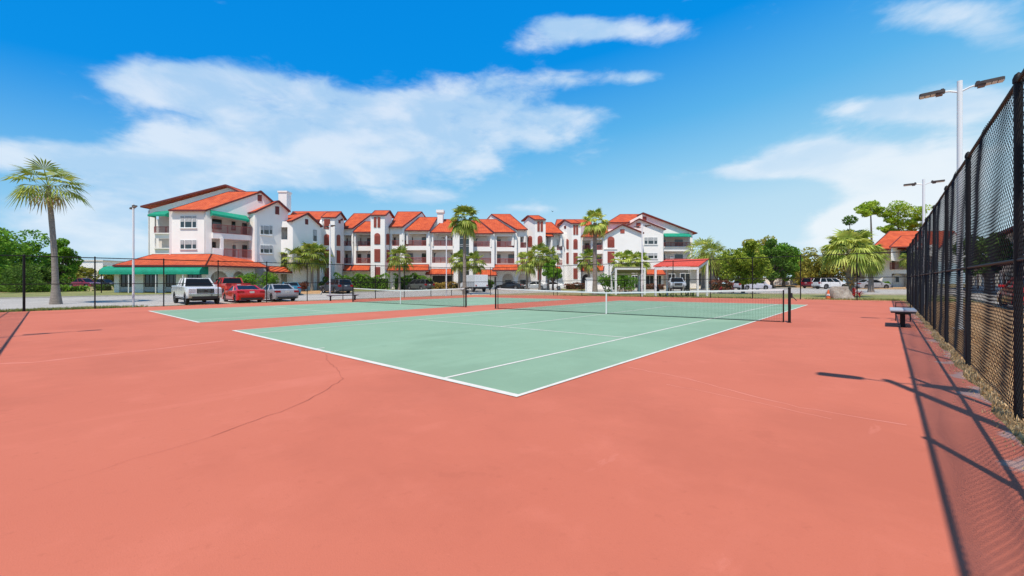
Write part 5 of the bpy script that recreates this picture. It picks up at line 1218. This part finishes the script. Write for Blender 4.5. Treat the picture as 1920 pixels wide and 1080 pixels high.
# low white garden wall on the right and marker posts
r = empty('garden_wall', atT(1470, 92), 0, 'low white wall behind the tall trees on the right', 'wall')
A_, B_ = atT(1425, 95) - r.location, atT(1580, 90) - r.location
m = MB(); m.prism([A_, B_, B_ + fwd * .3, A_ + fwd * .3], (0, 0, 2.0)); m.build('wall', MT['stucco'], r); m = MB(); m.prism([A_ - fwd * .1 + Vector((0, 0, 2)), B_ - fwd * .1 + Vector((0, 0, 2)), B_ + fwd * .4 + Vector((0, 0, 2)), A_ + fwd * .4 + Vector((0, 0, 2))], (0, 0, .12)); m.build('coping', MT['white'], r)
sheet('raised_bed', [tuple(atT(1430, 82)[:2]), tuple(atT(1600, 80)[:2]), tuple(atT(1600, 92)[:2]), tuple(atT(1430, 96)[:2])], .35, MT['mulch'], thick=.5)
for i, (px, T, h_, lb) in enumerate([(1453, 82, 1.0, 'short white marker post in front of the low white wall'), (1099, 58, 1.6, 'white post left of the slim tall palm')]):
    r = empty('marker_post', atT(px, T), 0, lb, 'post'); m = MB(); m.box((0, 0, h_ / 2), (.18, .18, h_)); m.box((0, 0, h_ + .02), (.24, .24, .06)); m.build('post_shaft', MT['white'], r)
r = empty('gate_pillar', atT(1106, 60), 0, 'white stucco gate pillar left of the slim tall palm', 'pillar'); m = MB(); m.box((0, 0, .95), (1.0, .5, 1.9), -YAW); m.build('pillar_shaft', MT['stucco'], r); m = MB(); m.box((0, 0, 1.95), (1.2, .7, .12), -YAW); m.build('cap', MT['white'], r)

# ------------------------------------------------------------------ vehicles
KIND = {  # length, half width, wheel radius, wheel x (rear, front), top line of the lower body rear->front, glass base x, roof x, belt z, roof z, end shapes
 'sedan': dict(hw=.90, r=.33, wx=(-1.38, 1.42), top=[(-2.36, .48), (-2.38, .72), (-2.30, .98), (-2.12, 1.03), (-1.55, 1.04), (-.6, .98), (.95, .95), (1.35, .90), (2.0, .78), (2.26, .66), (2.36, .50)], gb=(-1.72, 1.12), gr=(-.82, .22), zb=.96, zr=1.44, bot=.20),
 'coupe': dict(hw=.92, r=.34, wx=(-1.35, 1.42), top=[(-2.32, .48), (-2.36, .72), (-2.26, 1.00), (-2.05, 1.05), (-1.5, 1.03), (-.6, .97), (.8, .93), (1.3, .88), (2.0, .76), (2.26, .62), (2.34, .48)], gb=(-1.85, 1.0), gr=(-.70, .10), zb=.95, zr=1.38, bot=.19),
 'suv': dict(hw=.96, r=.38, wx=(-1.40, 1.45), top=[(-2.34, .50), (-2.38, .80), (-2.34, 1.08), (-1.5, 1.10), (.8, 1.08), (1.15, 1.06), (2.0, .98), (2.28, .84), (2.36, .55)], gb=(-2.30, 1.15), gr=(-2.02, .30), zb=1.08, zr=1.74, bot=.26),
 'minivan': dict(hw=.98, r=.35, wx=(-1.5, 1.55), top=[(-2.54, .46), (-2.56, .80), (-2.50, 1.02), (-1.5, 1.03), (.9, 1.00), (1.6, .95), (2.25, .80), (2.48, .66), (2.55, .45)], gb=(-2.46, 1.75), gr=(-2.18, .55), zb=1.01, zr=1.74, bot=.20),
 'pickup': dict(hw=1.01, r=.43, wx=(-1.78, 1.92), top=[(-2.92, .62), (-2.95, .95), (-2.93, 1.36), (-.98, 1.38), (.2, 1.34), (1.12, 1.33), (1.5, 1.32), (2.6, 1.26), (2.86, 1.18), (2.92, 1.0), (2.90, .58)], gb=(-.98, 1.22), gr=(-.84, .56), zb=1.33, zr=1.93, bot=.46),
}
def vehicle(kind, p, hd, paintm, label, cat, name, sx=1.0, extra=None, tails=True, trim='plastic', front='sedan'):
    K = KIND[kind]; r = empty(name, p, hd, label, cat); hw = K['hw']; rw = K['r']; zb, zr = K['zb'], K['zr']
    r.location.z -= .02
    def arch(cx_, n=9):
        R_ = rw * 1.2; a0 = math.asin(max(-1, min(1, (K['bot'] - rw) / R_))); return [(cx_ + R_ * math.cos(a0 + (math.pi - 2 * a0) * i / (n - 1)), rw + R_ * math.sin(a0 + (math.pi - 2 * a0) * i / (n - 1))) for i in range(n)]
    xs, xe = K['top'][0][0], K['top'][-1][0]
    prof = list(K['top']) + [(xe - .06, K['bot'] + .04)] + arch(K['wx'][1]) + arch(K['wx'][0]) + [(xs + .06, K['bot'] + .06)]
    cz = sum(v[1] for v in prof) / len(prof)
    def inset(d): return [(x * (1 - d / 2.3), z - (d * .8 if z > cz + .15 else 0)) for x, z in prof]
    b = MB(); n = len(prof); rings = [(-hw, inset(.07)), (-hw * .965, inset(.015)), (-hw * .80, prof), (hw * .80, prof), (hw * .965, inset(.015)), (hw, inset(.07))]
    for (y, pf_) in rings: b.v += [(x, y, z) for x, z in pf_]
    for k in range(len(rings) - 1):
        for i in range(n): j = (i + 1) % n; b.f.append((k * n + i, k * n + j, (k + 1) * n + j, (k + 1) * n + i)); b.m.append(0)
    b.f += [tuple(range(n)), tuple(range((len(rings) - 1) * n, len(rings) * n))[::-1]]; b.m += [0, 0]
    body = b.build('body', paintm, r, smooth=35)
    # glasshouse
    g0, g1 = K['gb']; t0, t1 = K['gr']; yb, yt = hw * .90, hw * .72; zs = zr - .045
    def C(x, y, z): return Vector((x, y, z))
    cor = {(a, s_): (C((g0, g1)[a], s_ * yb, zb - .03), C((t0, t1)[a], s_ * yt, zs)) for a in (0, 1) for s_ in (-1, 1)}
    g = MB(); q = [cor[0, -1][0], cor[1, -1][0], cor[1, 1][0], cor[0, 1][0], cor[0, -1][1], cor[1, -1][1], cor[1, 1][1], cor[0, 1][1]]
    g.add(q, [(0, 1, 5, 4), (1, 2, 6, 5), (2, 3, 7, 6), (3, 0, 4, 7), (4, 5, 6, 7)]); g.build('windows', MT['cglass'], r)
    rf = MB(); lx = .16
    top = [(t0 - .03, -yt - .02, zs - .01), (t0 + lx, -yt + .10, zr), (t1 - lx, -yt + .10, zr), (t1 + .03, -yt - .02, zs - .01), (t1 + .03, yt + .02, zs - .01), (t1 - lx, yt - .10, zr), (t0 + lx, yt - .10, zr), (t0 - .03, yt + .02, zs - .01)]
    rf.add(top, [(0, 1, 2, 3), (4, 5, 6, 7), (1, 6, 5, 2), (0, 7, 6, 1), (3, 2, 5, 4), (0, 3, 4, 7)]); rf.build('roof', paintm, r, smooth=60)
    for s_ in (-1, 1):
        pl_ = MB()
        for a in (0, 1): u, v = cor[a, s_]; pl_.bar(u, v + (v - u) * .04, .09, .09)
        pl_.bar(C(t0, s_ * yt, zs), C(t1, s_ * yt, zs), .07, .06)
        for f_ in ((.42,) if kind in ('sedan', 'coupe', 'pickup') else (.32, .66)): pl_.bar(C(g0 + (g1 - g0) * f_, s_ * yb, zb), C(t0 + (t1 - t0) * f_, s_ * yt, zs), .08, .05)
        pl_.build('window_pillar', paintm, r)
    # wheels
    for x in K['wx']:
        for s_ in (-1, 1):
            t = MB(); y0 = s_ * (hw - .22); y1 = s_ * (hw - .01); c_ = []
            for (rr, y) in ((rw * .62, y1), (rw * .9, y1), (rw, y1 - s_ * .04), (rw, y0 + s_ * .03), (rw * .9, y0), (rw * .5, y0)):
                c_.append([(x + rr * math.cos(2 * math.pi * i / 20), y, rw + rr * math.sin(2 * math.pi * i / 20)) for i in range(20)])
            for cc in c_: t.v += cc
            for k in range(len(c_) - 1):
                for i in range(20): t.f.append((k * 20 + i, k * 20 + (i + 1) % 20, (k + 1) * 20 + (i + 1) % 20, (k + 1) * 20 + i)); t.m.append(0)
            t.f.append(tuple(range(100, 120))); t.m.append(0)
            w = empty('wheel', (0, 0, 0)); w.parent = r; t.build('tyre', MT['tyre'], w, smooth=40)
            m = MB(); yc = y1 - s_ * .035; m.tube([(x, yc - s_ * .05, rw), (x, yc - s_ * .02, rw)], rw * .63, 20); m.tube([(x, yc - s_ * .04, rw), (x, yc + s_ * .015, rw)], rw * .14, 10)
            for k in range(5): a = k * 2 * math.pi / 5 + .3; m.bar((x, yc, rw), (x + math.cos(a) * rw * .62, yc, rw + math.sin(a) * rw * .62), .045, .03, up=(0, 1, 0))
            m.build('rim', MT['rim'], w)
    u = MB(); u.box((0, 0, rw * .95), (abs(xs) * 1.6, hw * 1.3, .25)); u.build('underbody', MT['plastic'], r)
    # lights and trim
    zt_ = K['top'][2][1] - .14; zh = K['top'][-2][1] if kind != 'pickup' else 1.05
    for s_ in (-1, 1):
        m = MB(); m.box((xs + .045, s_ * (hw - .20), zt_), (.16, .36, .15 if kind not in ('suv', 'minivan') else .26)); m.box((xs + .15, s_ * (hw - .035), zt_), (.22, .07, .13)); m.build('tail_light', MT['taillamp'], r)
        m = MB(); m.box((xe - (.05 if kind == 'pickup' else .09), s_ * (hw - .24), zh - .02), (.16, .38, .13 if kind != 'pickup' else .22)); m.box((xe - .2, s_ * (hw - .05), zh - .02), (.24, .07, .12)); m.build('headlight', MT['headlamp'], r)
        m = MB(); m.box((g1 - .45, s_ * (hw + .07), zb + .05), (.12, .18, .13)); m.build('mirror', paintm, r)
        for f_ in (.30, .62):
            m = MB(); m.box((g0 + (g1 - g0) * f_ - .1, s_ * (hw + .004), zb - .16), (.16, .03, .03)); m.build('door_handle', MT['chrome'] if kind == 'pickup' else paintm, r)
        m = MB()
        for f_ in (.02, .45, .90): x = g0 + (g1 - g0) * f_ * .95 + .1; m.box((x, s_ * (hw - .003), (zb + K['bot']) / 2 + .1), (.012, .012, (zb - K['bot']) * .72))
        m.box(((K['wx'][0] + K['wx'][1]) / 2, s_ * (hw - .01), K['bot'] + .06), ((K['wx'][1] - K['wx'][0]) - rw * 2.6, .03, .07)); m.build('side_trim', MT['plastic'], r)
    m = MB(); m.box((xs - .01, 0, zt_ - .02), (.03, .32, .15)); m.build('licence_plate', MT['plate'], r)
    m = MB(); m.box((xs + .02, 0, K['bot'] + .14), (.10, hw * 1.6, .14)); m.build('rear_bumper', MT['plastic'] if trim == 'plastic' else paintm, r)
    gh = .16 if kind != 'pickup' else .34
    gr_ = MB(); gr_.box((xe - .0, 0, zh - .06), (.08, hw * 1.0, gh)); gr = gr_.build('grille', MT['plastic'], r)
    m = MB()
    for k in range(3): m.box((xe + .045, 0, zh - .06 + (k - 1) * gh * .3), (.02, hw * .92, .018))
    m.build('grille_bar', MT['chrome'], gr)
    m = MB(); m.box((xe - .05 + (.08 if kind == 'pickup' else 0), 0, K['bot'] + .10), (.14, hw * 1.5, .14 if kind != 'pickup' else .26)); m.build('front_bumper', MT['plastic'], r)
    if kind == 'pickup':
        m = MB(); m.box((-1.95, 0, 1.335), (1.75, hw * 1.62, .1)); m.build('dark_bed_opening', MT['dark'], r)  # dark box stands in for the shade inside the open bed
        m = MB(); m.box((xe + .03, 0, .70), (.16, hw * 1.9, .16)); m.build('chrome_bumper', MT['chrome'], r)
        m = MB(); m.tube([(xe + .03, 0, zh - .06), (xe + .075, 0, zh - .06)], .09, 14); m.build('emblem', MT['plastic'], gr)
    if kind in ('suv', 'minivan') and True:
        for s_ in (-1, 1): m = MB(); m.bar((t0 + .2, s_ * (yt - .12), zr + .03), (t1 - .1, s_ * (yt - .12), zr + .03), .04, .04); m.build('roof_rail', MT['plastic'], r)
    return r
PW = paint('white_car_paint', (.78, .79, .80)); PR = paint('bright_red_car_paint', (.66, .012, .012)); PR2 = paint('red_truck_paint', (.58, .018, .012)); PS = paint('silver_car_paint', (.36, .38, .42)); PB = paint('blue_car_paint', (.03, .19, .30))
PN = paint('dark_blue_grey_paint', (.045, .055, .08)); PG = paint('dark_grey_green_paint', (.085, .09, .088)); PK = paint('black_car_paint', (.012, .012, .014)); PM = paint('maroon_car_paint', (.22, .01, .03)); PLG = paint('light_grey_paint', (.42, .45, .48)); PLV = paint('pale_lavender_silver', (.55, .54, .60))
def onroad(px, x): p = onx(px, x); return p
vehicle('pickup', onroad(367, -30.3), 0, PW, 'white crew cab pickup truck parked facing the left court fence', 'pickup truck', 'pickup_truck')
vehicle('coupe', onroad(455, -30.2), math.pi, PR, 'bright red sedan parked rear towards the fence beside the white pickup', 'car', 'parked_car')
vehicle('sedan', onroad(519, -30.2), math.pi, PS, 'silver sedan with its rear to the fence, right of the bright red sedan', 'car', 'parked_car')
vehicle('pickup', onroad(431, -40.5), math.pi, PR2, 'red pickup truck parked behind the bright red sedan', 'pickup truck', 'pickup_truck')
vehicle('sedan', atT(543, 47.5), math.pi - .25, PB, 'blue sedan parked behind the silver sedan', 'car', 'parked_car')
vehicle('suv', atT(630, 52.5), math.pi + .05, PN, 'dark blue grey suv in front of the first stair tower', 'suv', 'parked_suv')
vehicle('minivan', gnd(787, 543.5), math.pi + .05, PG, 'dark grey minivan in front of the shorter green hedge', 'minivan', 'parked_minivan')
vehicle('coupe', gnd(955, 543), math.pi + .45, PK, 'black low sedan in front of the arched openings', 'car', 'parked_car')
vehicle('sedan', gnd(1001, 543), math.pi + .6, PLG, 'silver sedan between the black car and the white sedan', 'car', 'parked_car')
vehicle('sedan', gnd(1034, 543), math.pi + .5, PW, 'white sedan parked beside the small round tree', 'car', 'parked_car')
vehicle('suv', gnd(1557, 541.5), .75, PW, 'white suv on the road right of the tall trees', 'suv', 'parked_suv')
vehicle('suv', atT(1528, 73), 1.1, PM, 'maroon suv mostly hidden behind the white suv', 'suv', 'parked_suv')
vehicle('sedan', gnd(1634, 542), .70, PS, 'silver sedan parked right of the large low palm', 'car', 'parked_car')
vehicle('minivan', atT(1410, 63), .85, PLV, 'pale silver van half hidden behind the magnolia', 'van', 'parked_van')
vehicle('pickup', atT(1268, 60), -1.12, PLG, 'light grey pickup facing the camera, framed by the red roofed pavilion', 'pickup truck', 'pickup_truck')
vehicle('sedan', atT(125, 76), .5, PB, 'blue green car in the far left car park', 'car', 'parked_car')
vehicle('suv', atT(157, 74), .7, PM, 'dark red suv in the far left car park', 'suv', 'parked_suv')
vehicle('suv', atT(196, 92), .7, PK, 'black suv in the far left car park behind the short dark hedge', 'suv', 'parked_suv')
vehicle('sedan', Vector((13.6, 13.5, gz(13.6, 13.5))), math.pi / 2, PR, 'red car seen through the near part of the right fence', 'car', 'parked_car')
vehicle('suv', Vector((16.0, 24.5, gz(16, 24.5))), math.pi / 2, PN, 'dark suv seen through the right fence beyond the red car', 'suv', 'parked_suv')
# white service truck with a box body
def service_truck():
    r = empty('service_truck', gnd(888, 546.5), math.pi - .35, 'white service truck with tall utility box behind the small palms', 'truck')
    m = MB(); m.prism([(1.0, -.95, .55), (1.0, -.95, 2.0), (1.55, -.95, 2.0), (2.15, -.95, 1.35), (3.0, -.95, 1.2), (3.05, -.95, .55)], (0, 1.9, 0)); m.build('cab', PW, r, bevel=.05)
    m = MB(); m.box((1.62, -.955, 1.62), (.6, .02, .45)); m.box((1.62, .955, 1.62), (.6, .02, .45)); m.prism([(1.62, -.82, 1.95), (1.62, .82, 1.95), (2.15, .85, 1.40), (2.15, -.85, 1.40)], (.03, 0, .03)); m.build('cab_windows', MT['cglass'], r)
    m = MB(); m.box((-1.0, 0, 1.55), (3.8, 2.0, 1.75)); m.build('box_body', PW, r, bevel=.04)
    m = MB()
    for k in range(4): m.box((-2.3 + k * .9, -1.005, 1.1), (.8, .02, .7)); m.box((-2.3 + k * .9, 1.005, 1.1), (.8, .02, .7))
    m.build('locker_door', PLG, r)
    m = MB(); m.box((.1, 0, .5), (5.8, .9, .2)); m.build('chassis', MT['plastic'], r)
    m = MB(); m.box((-2.93, 0, .6), (.1, 2.0, .2)); m.build('rear_bumper', MT['plastic'], r)
    for x in (-1.9, 2.2):
        for s_ in (-1, 1):
            w = empty('wheel'); w.parent = r; m = MB(); m.tube([(x, s_ * .7, .4), (x, s_ * .95, .4)], .4, 18); m.build('tyre', MT['tyre'], w); m = MB(); m.tube([(x, s_ * .9, .4), (x, s_ * .97, .4)], .22, 14); m.build('rim', MT['rim'], w)
    for s_ in (-1, 1): m = MB(); m.box((-2.92, s_ * .85, .9), (.04, .16, .2)); m.build('tail_light', MT['taillamp'], r); m = MB(); m.box((3.03, s_ * .75, .95), (.05, .3, .2)); m.build('headlight', MT['headlamp'], r)
service_truck()
# bird
r = empty('bird', pt(1036, 397, 60), 0, 'small dark bird flying above the right stair towers', 'bird'); m = MB(); m.tube([(-.14, 0, 0), (0, 0, .02), (.15, 0, 0)], [.015, .045, .01], 8)
m.build('body', MT['plastic'], r, smooth=True); m = MB(); m.add([(0, 0, .03), (.08, 0, .03), (.02, .32, .12), (-.04, .25, .1), (.02, -.32, .12), (-.04, -.25, .1)], [(0, 1, 2, 3), (0, 5, 4, 1)]); m.build('wings', MT['plastic'], r)
